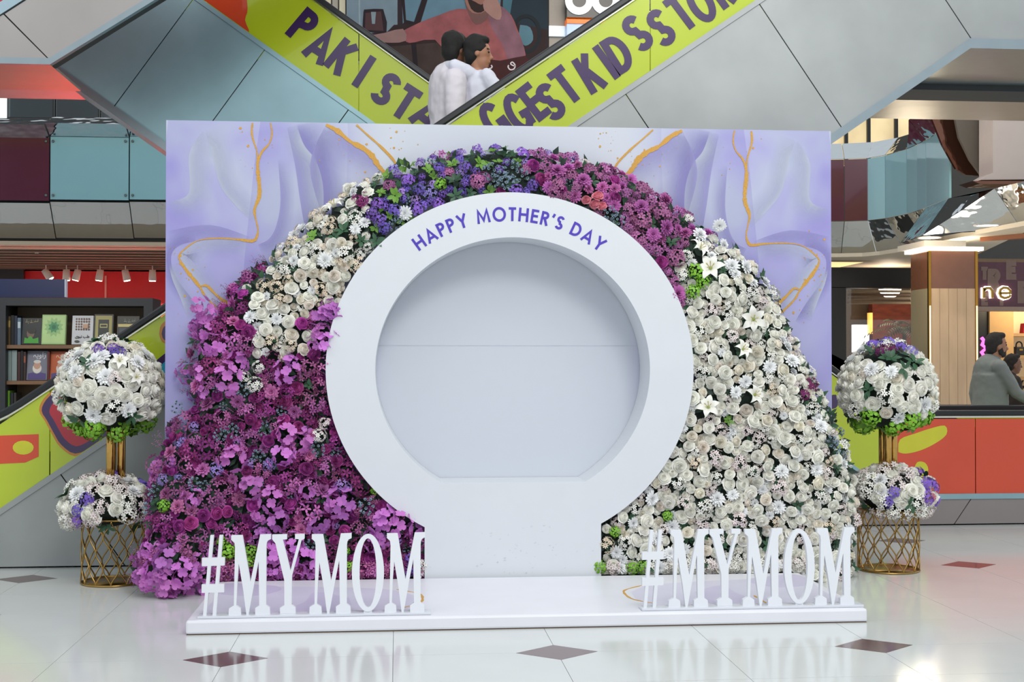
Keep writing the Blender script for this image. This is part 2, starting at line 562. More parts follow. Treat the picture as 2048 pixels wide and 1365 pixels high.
# watercolour edges: crisp on one side, fading away on the other; (material, width in px, side, points)
def fade_mat(name, h):
    m = mat(name, h, rough=.75, var=.04, scale=2.5)
    nt = m.node_tree
    at_ = nt.nodes.new('ShaderNodeAttribute'); at_.attribute_name = 'fade'
    tr = nt.nodes.new('ShaderNodeBsdfTransparent'); ms = nt.nodes.new('ShaderNodeMixShader')
    nt.links.new(at_.outputs['Fac'], ms.inputs[0]); nt.links.new(tr.outputs[0], ms.inputs[1])
    nt.links.new(nt.nodes['Principled BSDF'].outputs[0], ms.inputs[2]); nt.links.new(ms.outputs[0], nt.nodes['Material Output'].inputs['Surface'])
    return m
f_lil, f_pale, f_deep = fade_mat('wash_lilac', 'a29dd0'), fade_mat('wash_pale', 'c2c8d8'), fade_mat('wash_deep', '938cc8')
WASH = [
    (f_deep, 60, -1, [(593, 249), (608, 290), (632, 322), (646, 372), (646, 440), (640, 490)]),
    (f_lil, 45, -1, [(574, 255), (590, 330), (600, 400), (612, 470)]),
    (f_pale, 40, 1, [(593, 249), (608, 290), (632, 322), (646, 372), (646, 440), (640, 490)]),
    (f_lil, 30, -1, [(556, 320), (561, 400), (553, 450), (538, 478), (515, 490)]),
    (f_deep, 26, -1, [(410, 640), (385, 600), (355, 560), (343, 530), (345, 505), (362, 490), (392, 482)]),
    (f_pale, 40, 1, [(440, 620), (412, 590), (385, 555), (360, 515), (368, 498), (395, 484), (440, 479), (500, 483)]),
    (f_lil, 60, 1, [(655, 252), (700, 285), (735, 305), (775, 352)]),
    (f_pale, 48, 1, [(336, 404), (378, 386), (378, 310), (405, 262)]),
    (f_pale, 40, 1, [(505, 445), (470, 410), (440, 370), (425, 310), (410, 262)]),
    (f_lil, 45, 1, [(336, 462), (420, 450), (500, 474)]),
    (f_pale, 30, 1, [(375, 640), (362, 600), (345, 560), (338, 530)]),
    (f_lil, 40, -1, [(650, 252), (620, 330), (640, 420)]),
]
for mir in (0, 1):
    for i, (mt, wpx, sd, pts) in enumerate(WASH):
        q = sweep(ink(pts, mir), 5)
        sgn = (-1 if mir else 1) * sd
        m = MB()
        Yw = BY - 0.0005 - 0.0001 * i
        n_ = len(q)
        for k in range(n_):
            d_ = (q[min(k + 1, n_ - 1)] - q[max(k - 1, 0)]).normalized()
            nn = Vector((d_.y, -d_.x)) * sgn
            for j in range(4):
                c = q[k] + nn * (wpx * PXM * j / 3)
                m.v.append((min(max(c.x, BX0 + .002), BX1 - .002), Yw, min(c.y, BZ - .002)))
        for k in range(n_ - 1):
            for j in range(3):
                a_ = k * 4 + j
                m.f.append((a_, a_ + 1, a_ + 5, a_ + 4)); m.mi.append(0); m.sm.append(False)
        o = m.build('watercolour_wash', mt, backdrop)
        at_ = o.data.attributes.new('fade', 'FLOAT', 'POINT')
        at_.data.foreach_set('value', [(.75, .42, .16, 0)[j] * min(1, (min(k, n_ - 1 - k) + .3) / 4) for k in range(n_) for j in range(4)])
    for iv, v in enumerate(VEINS):
        q = ink([(a, b) for a, b, w in v], mir)
        qq = sweep(q, 5)
        ws = []
        for i in range(len(v) - 1):
            for k in range(5):
                ws.append((v[i][2] * (1 - k / 5) + v[i + 1][2] * k / 5) * PXM * .82 * random.uniform(.75, 1.25))
        ws.append(v[-1][2] * PXM)
        qq = [(p.x, min(p.y, BZ - .003)) for p in qq]
        MB().strip(qq, ws, BY - 0.0026 - .0004 * iv, BY - 0.0001).build('gold_vein', m_gold, backdrop)
rr = random.Random(3)
spk = MB()
for mir in (0, 1):
    for cx_, cy_, sx_, sy_, n_ in ((360, 510, 16, 30, 24), (385, 590, 22, 40, 12), (700, 300, 40, 25, 14), (800, 290, 16, 25, 16), (520, 300, 30, 40, 10), (480, 255, 10, 5, 3)):
        for i in range(n_):
            p = ink([(rr.gauss(cx_, sx_), rr.gauss(cy_, sy_))], mir)[0]
            r_ = rr.choice((.002, .003, .004, .008)) * rr.uniform(.7, 1.3)
            if BX0 + .02 < p.x < BX1 - .02 and p.y < BZ - .02:
                spk.prism([(p.x + r_ * rr.uniform(.7, 1.2) * math.cos(a), p.y + r_ * rr.uniform(.7, 1.2) * math.sin(a)) for a in [k * math.pi / 3 for k in range(6)]], BY - 0.0022, BY - 0.0001)
o = spk.build('gold_speckles', m_gold, backdrop)
o['kind'] = 'stuff'

# ---------------------------------------------------------------- platform
m_white = mat('white_vinyl', 'e6e7ea', rough=0.42, var=0.02, scale=5)
m_plat = mat('platform_white', 'e2e2e8', rough=0.35, var=0.025, scale=4, bump=0.1, bscale=5, bdist=0.02)
PX0, PX1, PY0, PY1, PZ_ = -1.11, 2.588, 6.845, 8.05, 0.076
plat = thing('display_platform', 'low white platform with faint marble print under the hashtag letters', 'platform', ((PX0 + PX1) / 2, (PY0 + PY1) / 2, 0))
MB().box(PX0, PX1, PY0, PY1, 0.004, PZ_).build('deck', m_plat, plat, bevel=0.012)
MB().box(PX0 + 0.004, PX1 - 0.004, PY0 + 0.004, PY1 - 0.004, 0.0, 0.004).build('base_strip', mat('plywood_edge', '6a5a50', rough=.8), plat)  # thin brown strip set in beneath the deck
m_fl = mat('platform_lilac_print', 'd6d3e4', rough=0.35, var=0.03, scale=5)
m_fl2 = mat('platform_lilac_deep_print', 'ccc6de', rough=0.35, var=0.04, scale=4)
def lay(pts, name, mt, d, mir):
    q = [onz(a, b, PZ_) for a, b in pts]
    c0 = (PX0 + PX1) / 2
    q = [(2 * c0 - p.x if mir else p.x, p.y) for p in q]
    q = [(min(max(a, PX0 + .02), PX1 - .02), min(max(b, PY0 + .02), PY1 - .02)) for a, b in q]
    s = sweep(q + [q[0]], 4)[:-1]
    MB().slab([(min(max(p.x, PX0 + .015), PX1 - .015), min(max(p.y, PY0 + .015), PY1 - .015)) for p in s], PZ_ - 0.0005, PZ_ + d).build(name, mt, plat)
def lay_vein(pts, mir):
    q = [onz(a, b, PZ_) for a, b in pts]
    c0 = (PX0 + PX1) / 2
    q = sweep([(2 * c0 - p.x if mir else p.x, p.y) for p in q], 4)
    m = MB().strip([(p.x, p.y) for p in q], [0.006 + 0.012 * abs(math.sin(i * 1.1)) for i in range(len(q))], 0, 1)
    m.v = [(x, z, PZ_ + (0.0012 if y == 0 else -0.0004)) for x, y, z in m.v]
    m.build('gold_vein', m_gold, plat)
for mir in (0, 1):
    lay([(1262, 1185), (1310, 1170), (1480, 1160), (1600, 1158), (1650, 1185), (1690, 1210), (1560, 1216), (1400, 1216), (1290, 1208)], 'lilac_wash', m_fl, 0.0004, mir)
    lay([(1390, 1185), (1440, 1172), (1480, 1190), (1530, 1205), (1470, 1212), (1410, 1205)], 'lilac_wash', m_fl2, 0.0007, mir)
    lay([(1500, 1158), (1590, 1150), (1625, 1168), (1560, 1176), (1500, 1166)], 'lilac_wash', m_fl2, 0.0007, mir)
    lay_vein([(1283, 1172), (1250, 1181), (1251, 1190), (1268, 1200), (1310, 1208)], mir)
    lay_vein([(1508, 1192), (1520, 1200), (1535, 1208)], mir)

# ---------------------------------------------------------------- ring photo frame
RC, RZ, RX_, RZ_ = 0.727, 1.392, 1.178, 1.132
IX, IZ = 0.880, 0.844
RCI = RC + 0.012
FY0, FY1 = 8.08, 8.425
SILL = 0.672
ring = thing('ring_photo_frame', 'big white ring shaped photo frame lettered HAPPY MOTHER\'S DAY', 'photo frame', (RC, 8.25, 0))
BW0, BW1 = 0.172, 1.300       # base from here to here
# outer outline and inner outline sampled alike, joined as front and back plates
def outer_pt(a):
    x, z = RC + RX_ * math.cos(a), RZ + RZ_ * math.sin(a)
    return x, z
aL = math.atan2((-math.sqrt(max(0, 1 - ((BW0 - RC) / RX_) ** 2)) * RZ_) / RZ_, (BW0 - RC) / RX_)
aR = math.atan2(-math.sqrt(1 - ((BW1 - RC) / RX_) ** 2), (BW1 - RC) / RX_)
NS = 120
outer = [outer_pt(aR + (aL + 2 * math.pi - aR) * i / NS) for i in range(NS + 1)]
q = (SILL - RZ) / IZ
bL = math.atan2(q, -math.sqrt(1 - q * q)); bR = math.atan2(q, math.sqrt(1 - q * q))
inner = [(RCI + IX * math.cos(bR + (bL + 2 * math.pi - bR) * i / NS), RZ + IZ * math.sin(bR + (bL + 2 * math.pi - bR) * i / NS)) for i in range(NS + 1)]
m_ring = mat('ring_white', 'd6d9dd', rough=0.45, var=0.012, scale=6)
rm = MB()
base_z = 0.0
for (Yv, flip) in ((FY0, 0), (FY1, 1)):
    vs = [(x, Yv, z) for x, z in outer] + [(x, Yv, z) for x, z in inner] + [(BW1, Yv, base_z), (BW0, Yv, base_z)]
    n = NS + 1
    fs = [(i, i + 1, n + i + 1, n + i) for i in range(NS)]
    fs.append((0, n, 2 * n - 1, n - 1, 2 * n + 1, 2 * n))
    if flip: fs = [f[::-1] for f in fs]
    rm.add(vs, fs)
n = NS + 1
tot = 2 * n + 2
def side(a, b, sm_):
    rm.f.append((a, b, b + tot, a + tot)); rm.mi.append(0); rm.sm.append(sm_)
for i in range(NS):
    side(i, i + 1, False)
    side(n + i + 1, n + i, False)
side(n, 2 * n - 1, False)
side(n - 1, 2 * n + 1, False)
side(2 * n, 0, False)
rm.build('ring_body', m_ring, ring)
# scuffs low on the white base
sc = MB()
r5 = random.Random(5)
for i in range(46):
    x, z = r5.gauss(0.74, .2), abs(r5.gauss(.16, .09)) + .085
    if BW0 + .03 < x < BW1 - .03 and z < .4:
        w_, h_ = r5.uniform(.002, .012), r5.uniform(.002, .01)
        sc.prism([(x - w_, z), (x, z - h_ * r5.uniform(.3, 1)), (x + w_, z + h_ * .3), (x + w_ * .2, z + h_)], FY0 - .0006, FY0 + .0002)
o = sc.build('scuff_marks', mat('scuff', 'c9cdd2', rough=.6, var=.1), ring); o['kind'] = 'stuff'
# lettering round the top
m_purple = mat('purple_lettering', '4a35ae', rough=0.45, var=0.05)
TXT = [('H', -35.8), ('A', -29.7), ('P', -24.5), ('P', -19.6), ('Y', -14.4), (' ', 0), ('M', -7.3), ('O', -2.3 + 0.3), ('T', 4.6 - .6), ('H', 9.0 - .8), ('E', 14.0 - .8), ('R', 18.6 - .6), ("'", 22.0 - .2), ('S', 25.1), (' ', 0), ('D', 30.6 + .3), ('A', 35.4), ('Y', 40.0)]
CAP = 0.088
RB = 0.948
adv = []
pos = 0
text = "HAPPY MOTHER'S DAY"
for ch in text:
    w_ = 0.30 if ch == ' ' else glyph_w(ch)
    adv.append((ch, pos, w_)); pos += w_ + 0.17
total = pos - 0.17
SPAN = 2 * R(37.6)
for ch, p, w_ in adv:
    if ch == ' ':
        continue
    an = math.pi / 2 + SPAN / 2 - SPAN * (p + w_ / 2) / total
    def fr_(s, t, an=an, w_=w_):
        u = s - w_ * CAP / 2
        ex = Vector((math.sin(an), -math.cos(an))); ey = Vector((math.cos(an), math.sin(an)))
        q = Vector((RC - 0.012, RZ)) + ey * (RB + t) + ex * u
        return (q.x, q.y)
    letter(ch, CAP, 0.175, fr_, FY0 - 0.002, FY0 + 0.0005).build('letter', m_purple, ring)

# ---------------------------------------------------------------- hashtag letters
M_POLY = [(450, 205), (588, 205), (690, 780), (808, 200), (942, 197), (942, 255), (905, 272), (890, 300), (885, 350), (885, 1078), (930, 1112), (935, 1190), (750, 1190), (750, 1112), (800, 1078), (790, 530), (740, 790), (668, 1190), (640, 1190), (600, 880), (545, 555), (528, 780), (515, 1078), (570, 1112), (575, 1190), (420, 1190), (425, 1112), (485, 1075), (497, 350), (490, 295), (450, 258)]
Y_POLY = [(958, 203), (1142, 200), (1142, 258), (1090, 264), (1187, 650), (1290, 260), (1243, 256), (1243, 200), (1360, 200), (1360, 255), (1325, 272), (1205, 720), (1202, 1080), (1250, 1115), (1252, 1188), (1058, 1188), (1058, 1115), (1113, 1080), (1110, 770), (1000, 310), (958, 256)]
H_STEMS = [[(195, 203), (238, 203), (150, 1195), (108, 1195)], [(308, 203), (352, 203), (270, 1195), (226, 1195)]]
H_BARS = [[(92, 485), (375, 480), (372, 580), (92, 585)], [(90, 815), (368, 812), (368, 912), (90, 917)]]
m_lett = mat('white_foam_letter', 'e4e6eb', rough=0.5, var=0.012)
m_acr = mat('letter_base_white', 'd6d9e0', rough=0.2, var=0.01)
def hashtag(label, x0, boxes, zt, yb, x1):
    t = thing('hashtag_letters', label, 'sign', ((x0 + x1) / 2, yb, PZ_ + 0.001))
    MB().box(x0, x1, yb - 0.045, yb + 0.05, PZ_ + 0.0012, PZ_ + 0.014).build('base_plate', m_acr, t, bevel=0.002)
    z0 = PZ_ + 0.0135
    Hh = zt - z0
    for ch, a, b in boxes:
        poly = {'M': M_POLY, 'Y': Y_POLY}.get(ch)
        m = MB()
        if poly:
            u0, u1 = min(p[0] for p in poly), max(p[0] for p in poly)
            m.prism([(a + (p[0] - u0) / (u1 - u0) * (b - a), z0 + (1190 - min(p[1], 1190)) / 990 * Hh) for p in poly], yb - .014, yb + .014)
        elif ch == '#':
            for i, st in enumerate(H_STEMS):
                m.prism([(a + (p[0] - 90) / 285 * (b - a), z0 + (1195 - p[1]) / 992 * Hh) for p in st], yb - .0138, yb + .0138)
            for st in H_BARS:
                m.prism([(a + (p[0] - 90) / 285 * (b - a), z0 + (1195 - p[1]) / 992 * Hh) for p in st], yb - .014, yb + .014)
        else:
            c, h = (a + b) / 2, z0 + Hh / 2
            n = 40
            oo = [(c + (b - a) / 2 * math.cos(2 * math.pi * i / n), h + Hh * .49 * math.sin(2 * math.pi * i / n)) for i in range(n)]
            ii = [(c + (b - a) * .265 * math.cos(2 * math.pi * i / n), h + Hh * .44 * math.sin(2 * math.pi * i / n)) for i in range(n)]
            vs = [(x, yb - .014, z) for x, z in oo] + [(x, yb - .014, z) for x, z in ii] + [(x, yb + .014, z) for x, z in oo] + [(x, yb + .014, z) for x, z in ii]
            fs = []
            for i in range(n):
                j = (i + 1) % n
                fs += [(i, j, n + j, n + i), (2 * n + i, 3 * n + i, 3 * n + j, 2 * n + j), (i, 2 * n + i, 2 * n + j, j), (n + i, n + j, 3 * n + j, 3 * n + i)]
            m.add(vs, fs)
            m.box(c - .022, c + .022, yb - .01, yb + .01, z0 - .0005, z0 + .012)
        m.build('letter', m_lett, t)
YL = 6.935
def X_(px, py=1150):
    return at(px, py, YL).x
ZT = at(1500, 1058, YL).z
hashtag('white #MYMOM letters standing before the purple flowers', X_(397, 1236), [('#', X_(404), X_(450)), ('M', X_(458), X_(542)), ('Y', X_(544.5), X_(609)), ('M', X_(619), X_(703)), ('O', X_(704), X_(768)), ('M', X_(769), X_(850))], ZT, YL, X_(862, 1225))
hashtag('white #MYMOM letters standing before the white roses', X_(1281, 1220), [('#', X_(1283.5), X_(1327)), ('M', X_(1336), X_(1416)), ('Y', X_(1418), X_(1480)), ('M', X_(1484), X_(1564)), ('O', X_(1567), X_(1628)), ('M', X_(1628.5), X_(1708))], ZT, YL, X_(1722, 1215))
# ---------------------------------------------------------------- flower heads (each faces +Z, radius about 1)
def petal_patch(m, fn, nu=4, nv=3, mi=0):
    vs, fs = [], []
    for j in range(nv + 1):
        for i in range(nu + 1):
            vs.append(fn(-1 + 2 * i / nu, j / nv))
    for j in range(nv):
        for i in range(nu):
            a = j * (nu + 1) + i
            fs.append((a, a + 1, a + nu + 2, a + nu + 1))
    m.add(vs, fs, mi, True)
def rose_mesh(name, mt, seed=0):
    r = random.Random(seed)
    m = MB()
    # petals per ring, radius, height of rim, roll of the rim (inward < 0 < outward)
    rings = [(2, .10, .74, -.04), (3, .23, .73, -.04), (3, .38, .67, .0), (4, .55, .56, .05), (5, .73, .38, .12), (5, .86, .12, .20)]
    off = r.uniform(0, 6.28)
    for k, (n, rad, h, roll) in enumerate(rings):
        off += r.uniform(.5, 1.1)
        for i in range(n):
            a0 = off + 2 * math.pi * i / n + r.uniform(-.15, .15)
            sp = 2 * math.pi / n * .74
            rj = rad * r.uniform(.92, 1.08); hj = h * r.uniform(.9, 1.06)
            ru = roll + r.uniform(-.03, .05)
            def fn(u, v, a0=a0, sp=sp, rj=rj, hj=hj, ru=ru, k=k):
                a = a0 + u * sp
                bul = math.sin(min(1, v * 1.25) * math.pi / 2)
                rr_ = rj * (.25 + .75 * bul) + ru * v ** 3 + .07 * u * min(1, rj * 2.2)
                z = -.35 + (hj + .35) * v - (.10 + .05 * k) * u * u * v ** 2 - max(0, ru) * .55 * v ** 6
                return (rr_ * math.cos(a), rr_ * math.sin(a), z)
            petal_patch(m, fn, 5, 4)
    m.ball((0, 0, -.02), (.70, .70, .40), 10, 6)
    return m.mesh(name, mt)
def mum_mesh(name, mt, seed=0, rings=5, n=15, wid=.15):
    r = random.Random(seed)
    m = MB()
    for k in range(rings):
        el = R(4 + 74 * k / (rings - 1))
        L = 1.0 - .42 * k / (rings - 1)
        nn = max(6, n - 2 * k)
        off = r.uniform(0, 6)
        for i in range(nn):
            a = off + 2 * math.pi * i / nn + r.uniform(-.1, .1)
            l = L * r.uniform(.88, 1.08)
            e = el + r.uniform(-.1, .1)
            d = Vector((math.cos(a) * math.cos(e), math.sin(a) * math.cos(e), math.sin(e)))
            s_ = Vector((-math.sin(a), math.cos(a), 0))
            up = s_.cross(d) * -1
            w = wid * r.uniform(.85, 1.15)
            p = []
            for t, ww, c in ((.12, .5, 0), (.5, 1, .05), (.85, .9, .04), (1.0, .3, .0)):
                cpt = d * l * t + up * c * l
                p += [cpt - s_ * w * ww, cpt + s_ * w * ww]
            m.add(p, [(0, 1, 3, 2), (2, 3, 5, 4), (4, 5, 7, 6)], 0, True)
    return m.mesh(name, mt)
def floret(m, c, nrm, r, n, wid, roll, cup=.25, mi=0, centre=None):
    q = nrm.to_track_quat('Z', 'Y')
    for i in range(n):
        a = roll + 2 * math.pi * i / n
        d = Vector((math.cos(a), math.sin(a), cup))
        s_ = Vector((-math.sin(a), math.cos(a), 0))
        z1 = Vector((0, 0, .05 * r)); z2 = Vector((0, 0, -.10 * r))
        pts = [Vector((0, 0, 0)), d * .42 * r - s_ * wid * .85 * r + z1, d * .80 * r - s_ * wid * .9 * r + z1, d * 1.0 * r - s_ * wid * .35 * r + z2, d * 1.0 * r + s_ * wid * .35 * r + z2, d * .80 * r + s_ * wid * .9 * r + z1, d * .42 * r + s_ * wid * .85 * r + z1, d * .62 * r - Vector((0, 0, .05 * r))]
        pts = [c + q @ p for p in pts]
        m.add(pts, [(0, 1, 7), (1, 2, 7), (2, 3, 7), (3, 4, 7), (4, 5, 7), (5, 6, 7), (6, 0, 7)], mi, True)
    if centre is not None:
        rr_ = r * .2
        pts = [c + q @ Vector(p) for p in ((rr_, 0, .1 * r), (-rr_ * .5, rr_ * .87, .1 * r), (-rr_ * .5, -rr_ * .87, .1 * r), (0, 0, .42 * r))]
        m.add(pts, [(0, 1, 3), (1, 2, 3), (2, 0, 3)], centre)
def dome(nf, flat=.75, seed=0, cap=.95, jit=.0):
    r = random.Random(seed)
    out = []
    for i in range(nf):
        t = (i + .5) / nf
        th = math.acos(1 - t * cap)
        ph = i * 2.39996 + r.uniform(-.25, .25)
        p = Vector((math.sin(th) * math.cos(ph), math.sin(th) * math.sin(ph), math.cos(th) * flat))
        nrm = (p + Vector((r.uniform(-.3, .3), r.uniform(-.3, .3), r.uniform(-.1, .3)))).normalized()
        p = p * r.uniform(.75 - jit, 1.05 + jit) + Vector((r.uniform(-jit, jit), r.uniform(-jit, jit), r.uniform(-jit, jit)))
        out.append((p, nrm, r.uniform(0, 6)))
    return out
def cluster_mesh(name, mts, nf=14, fr_=.36, n=5, wid=.34, seed=0, flat=.75, cup=.25, centre=True, jit=.0):
    m = MB()
    for p, nr, ro in dome(nf, flat, seed, .95, jit):
        floret(m, p, nr, fr_, n, wid, ro, cup, 0, 1 if centre else None)
    return m.mesh(name, mts)
def lily_mesh(name, mts, seed=0):
    r = random.Random(seed)
    m = MB()
    for i in range(6):
        a = 2 * math.pi * i / 6 + r.uniform(-.12, .12)
        big = 1.0 if i % 2 else .9
        def fn(u, v, a=a, big=big):
            w = .30 * math.sin(math.pi * min(1, .12 + v * .88)) ** .8 * (1 - .5 * v * v)
            rad = big * (.06 + 1.0 * v)
            z = .55 * math.sin(v * 1.9) - .38 * v ** 3 - .12 * (1 - u * u) * v
            return (rad * math.cos(a) - u * w * math.sin(a), rad * math.sin(a) + u * w * math.cos(a), z)
        petal_patch(m, fn, 2, 6, 0)
    for i in range(5):
        a = 2 * math.pi * i / 5
        m.tube([(0, 0, 0), (.14 * math.cos(a), .14 * math.sin(a), .35), (.26 * math.cos(a), .26 * math.sin(a), .6)], [.03, .02, .05], 4, 1)
    m.ball((0, 0, .08), .12, 6, 4, 2)
    return m.mesh(name, mts)
def leafblade(m, base, d, up, L, W, mi=0, n=3, droop=.2):
    d = d.normalized(); s_ = d.cross(up).normalized(); up = s_.cross(d)
    vs = []
    for i in range(n + 1):
        t = i / n
        w = W * math.sin(math.pi * (.08 + .92 * t)) if t < 1 else 0
        c = base + d * L * t - up * droop * L * t * t
        vs += [c - s_ * w + up * w * .25, c, c + s_ * w + up * w * .25]
    fs = []
    for i in range(n):
        a = 3 * i
        fs += [(a, a + 1, a + 4, a + 3), (a + 1, a + 2, a + 5, a + 4)]
    m.add(vs, fs, mi, True)
def leaf_mesh(name, mt, n=5, seed=0, W=.26):
    r = random.Random(seed)
    m = MB()
    for i in range(n):
        a = 2 * math.pi * i / n + r.uniform(-.4, .4)
        e = r.uniform(.1, .8)
        d = Vector((math.cos(a) * math.cos(e), math.sin(a) * math.cos(e), math.sin(e)))
        leafblade(m, d * .1, d, Vector((0, 0, 1)), r.uniform(.8, 1.1), W * r.uniform(.8, 1.2))
    return m.mesh(name, mt)
def puff_mesh(name, mt, seed=0, n=46):
    r = random.Random(seed)
    m = MB()
    for p, nr, ro in dome(n, .85, seed, 1.3):
        q = nr.to_track_quat('Z', 'Y')
        rr_ = r.uniform(.16, .26)
        pts = [p + q @ Vector((rr_ * math.cos(ro + k * 1.2566), rr_ * math.sin(ro + k * 1.2566), .06 * (k % 2))) for k in range(5)]
        m.add(pts, [(0, 1, 2, 3, 4)], 0, False)
    return m.mesh(name, mt)
def twig_mesh(name, mts, seed=0):
    r = random.Random(seed)
    m = MB()
    for i in range(4):
        a = r.uniform(0, 6.28)
        e = r.uniform(.7, 1.35)
        d = Vector((math.cos(a) * math.cos(e), math.sin(a) * math.cos(e), math.sin(e)))
        tip = d * r.uniform(.9, 1.5)
        m.tube([(0, 0, 0), tip * .5 + Vector((0, 0, .05)), tip], [.02, .016, .01], 3, 0)
        for k in range(7):
            t = .35 + .65 * k / 6
            s_ = Vector((r.uniform(-1, 1), r.uniform(-1, 1), r.uniform(-.3, 1))).normalized()
            c = tip * t
            e2 = c + s_ * .2
            m.tube([c, e2], [.012, .008], 3, 0, caps=False)
            m.ball(e2, .045, 4, 3, 1)
    return m.mesh(name, mts)
def bead_mesh(name, mts, seed=0):
    r = random.Random(seed)
    m = MB()
    for p, nr, ro in dome(13, .8, seed, 1.0):
        q = nr.to_track_quat('Z', 'Y')
        n = 7
        ring_ = [p + q @ Vector((.2 * math.cos(ro + 6.2832 * k / n), .2 * math.sin(ro + 6.2832 * k / n), .22)) for k in range(n)]
        inn = [p + q @ Vector((.12 * math.cos(ro + 6.2832 * k / n), .12 * math.sin(ro + 6.2832 * k / n), .15)) for k in range(n)]
        low = [p + q @ Vector((.08 * math.cos(ro + 6.2832 * k / n), .08 * math.sin(ro + 6.2832 * k / n), -.1)) for k in range(n)]
        fs = []
        for k in range(n):
            l = (k + 1) % n
            fs += [(k, l, n + l, n + k), (2 * n + k, 2 * n + l, l, k)]
        m.add(ring_ + inn + low, fs, 0)
        m.add(inn, [tuple(range(n))], 1)
    return m.mesh(name, mts)

PET = dict(rough=.7, var=.05, scale=14, spec=.25, glow=.14)
m_wr = mat('white_petal', 'f8f5ec', objrand=.06, huerand=.015, **PET)
m_cream = mat('cream_petal', 'f2ecdf', objrand=.08, huerand=.02, **PET)
m_blue_w = mat('cool_white_petal', 'f5f6f5', objrand=.05, **PET)
m_pinkw = mat('blush_petal', 'efe3df', objrand=.08, huerand=.02, **PET)
m_magr = mat('magenta_rose_petal', 'aa4692', objrand=.32, huerand=.02, **PET)
m_mauve = mat('mauve_petal', 'bf6fa8', objrand=.30, huerand=.025, **PET)
m_deep = mat('deep_plum_petal', '9a3f82', objrand=.35, huerand=.02, **PET)
m_orch = mat('orchid_petal', 'cb7dca', objrand=.16, huerand=.02, **PET)
m_viol = mat('violet_petal', '8464c4', objrand=.25, huerand=.02, **PET)
m_lilac = mat('lilac_petal', 'a890d4', objrand=.2, huerand=.03, **PET)
m_pinkm = mat('rosy_mauve_petal', 'be6bab', objrand=.22, huerand=.02, **PET)
m_pinkd = mat('dusky_pink_petal', 'b06c9e', objrand=.25, huerand=.02, **PET)
m_coral = mat('coral_petal', 'dd8a98', objrand=.1, **PET)
m_eye = mat('dark_floret_eye', '5b3f3a', rough=.8)
m_yel = mat('pale_floret_eye', 'cfae74', rough=.8)
m_leaf = mat('leaf_green', '2f5438', rough=.5, var=.25, scale=20, objrand=.25)
m_leafb = mat('leaf_bright', '5f8a2c', rough=.5, var=.2, scale=20, objrand=.2)
m_leafd = mat('leaf_dark', '1f3529', rough=.6, var=.3, scale=25, objrand=.2)
m_lime = mat('lime_sprig', '78b02a', rough=.5, var=.22, scale=25, objrand=.15)
m_bead = mat('eryngium_grey', '7f93a4', rough=.6, var=.2, objrand=.15)
m_stemg = mat('twig_green', '6d7a62', rough=.7)
m_stam = mat('lily_stamen', 'b9a86a', rough=.6)
m_lgr = mat('lily_throat', '9cb85e', rough=.6)

V = 3
KIND = {}
def reg(k, part, fn, vs=V):
    KIND[k] = (part, [fn(i) for i in range(vs)])
reg('rose_w', 'white_rose', lambda i: rose_mesh('white_rose', m_wr, i))
reg('rose_c', 'cream_rose', lambda i: rose_mesh('cream_rose', m_cream, i + 5))
reg('mum_w', 'white_chrysanthemum', lambda i: mum_mesh('white_chrysanthemum', m_blue_w, i))
reg('clus_w', 'white_blossom_cluster', lambda i: cluster_mesh('white_blossom_cluster', [m_wr, m_eye], 13, .38, 6, .26, i))
reg('clus_p', 'white_blossom_cluster', lambda i: cluster_mesh('blush_blossom_cluster', [m_pinkw, m_eye], 13, .38, 6, .26, i + 4))
reg('clus_c', 'cream_blossom_cluster', lambda i: cluster_mesh('cream_blossom_cluster', [mat('peach_petal', 'ecdcc4', objrand=.06, **PET), m_eye], 9, .44, 8, .2, i))
reg('lily', 'white_lily', lambda i: lily_mesh('white_lily', [m_wr, m_stam, m_lgr], i))
reg('rose_m', 'magenta_rose', lambda i: rose_mesh('magenta_rose', m_magr, i + 9))
reg('mum_m', 'mauve_chrysanthemum', lambda i: mum_mesh('mauve_chrysanthemum', m_mauve, i + 3, 4, 11, .2))
reg('clus_m', 'mauve_blossom_cluster', lambda i: cluster_mesh('mauve_blossom_cluster', [m_mauve, m_eye], 12, .48, 5, .25, i, .55, .25, True, .18))
reg('clus_d', 'plum_blossom_cluster', lambda i: cluster_mesh('plum_blossom_cluster', [m_deep, m_eye], 13, .48, 5, .27, i + 7, .55, .25, True, .18))
reg('orch', 'orchid_bloom', lambda i: cluster_mesh('orchid_bloom', [m_orch, m_pinkw], 11, .50, 4, .54, i, .5, .42, False, .2))
reg('viol', 'violet_blossom_cluster', lambda i: cluster_mesh('violet_blossom_cluster', [m_viol, m_lilac], 24, .27, 5, .36, i))
reg('lilac', 'lilac_blossom_cluster', lambda i: cluster_mesh('lilac_blossom_cluster', [m_lilac, m_viol], 18, .3, 4, .4, i + 2))
reg('pinkm', 'rosy_chrysanthemum', lambda i: mum_mesh('rosy_chrysanthemum', m_pinkm, i + 6, 5, 15, .15))
reg('pinkc', 'dusky_blossom_cluster', lambda i: cluster_mesh('dusky_blossom_cluster', [m_pinkd, m_eye], 14, .44, 5, .32, i + 3))
reg('coral', 'coral_bloom', lambda i: rose_mesh('coral_bloom', m_coral, i + 2), 2)
reg('leaf', 'leaf_sprig', lambda i: leaf_mesh('leaf_sprig', m_leaf, 5, i))
reg('leafb', 'bright_leaf_sprig', lambda i: leaf_mesh('bright_leaf_sprig', m_leafb, 6, i + 4, .3))
reg('lime', 'lime_sprig', lambda i: puff_mesh('lime_sprig', m_lime, i))
reg('bead', 'grey_thistle', lambda i: bead_mesh('grey_thistle', [m_bead, m_leafd], i))
reg('twig', 'thin_twig', lambda i: twig_mesh('thin_twig', [m_stemg, m_mauve], i))
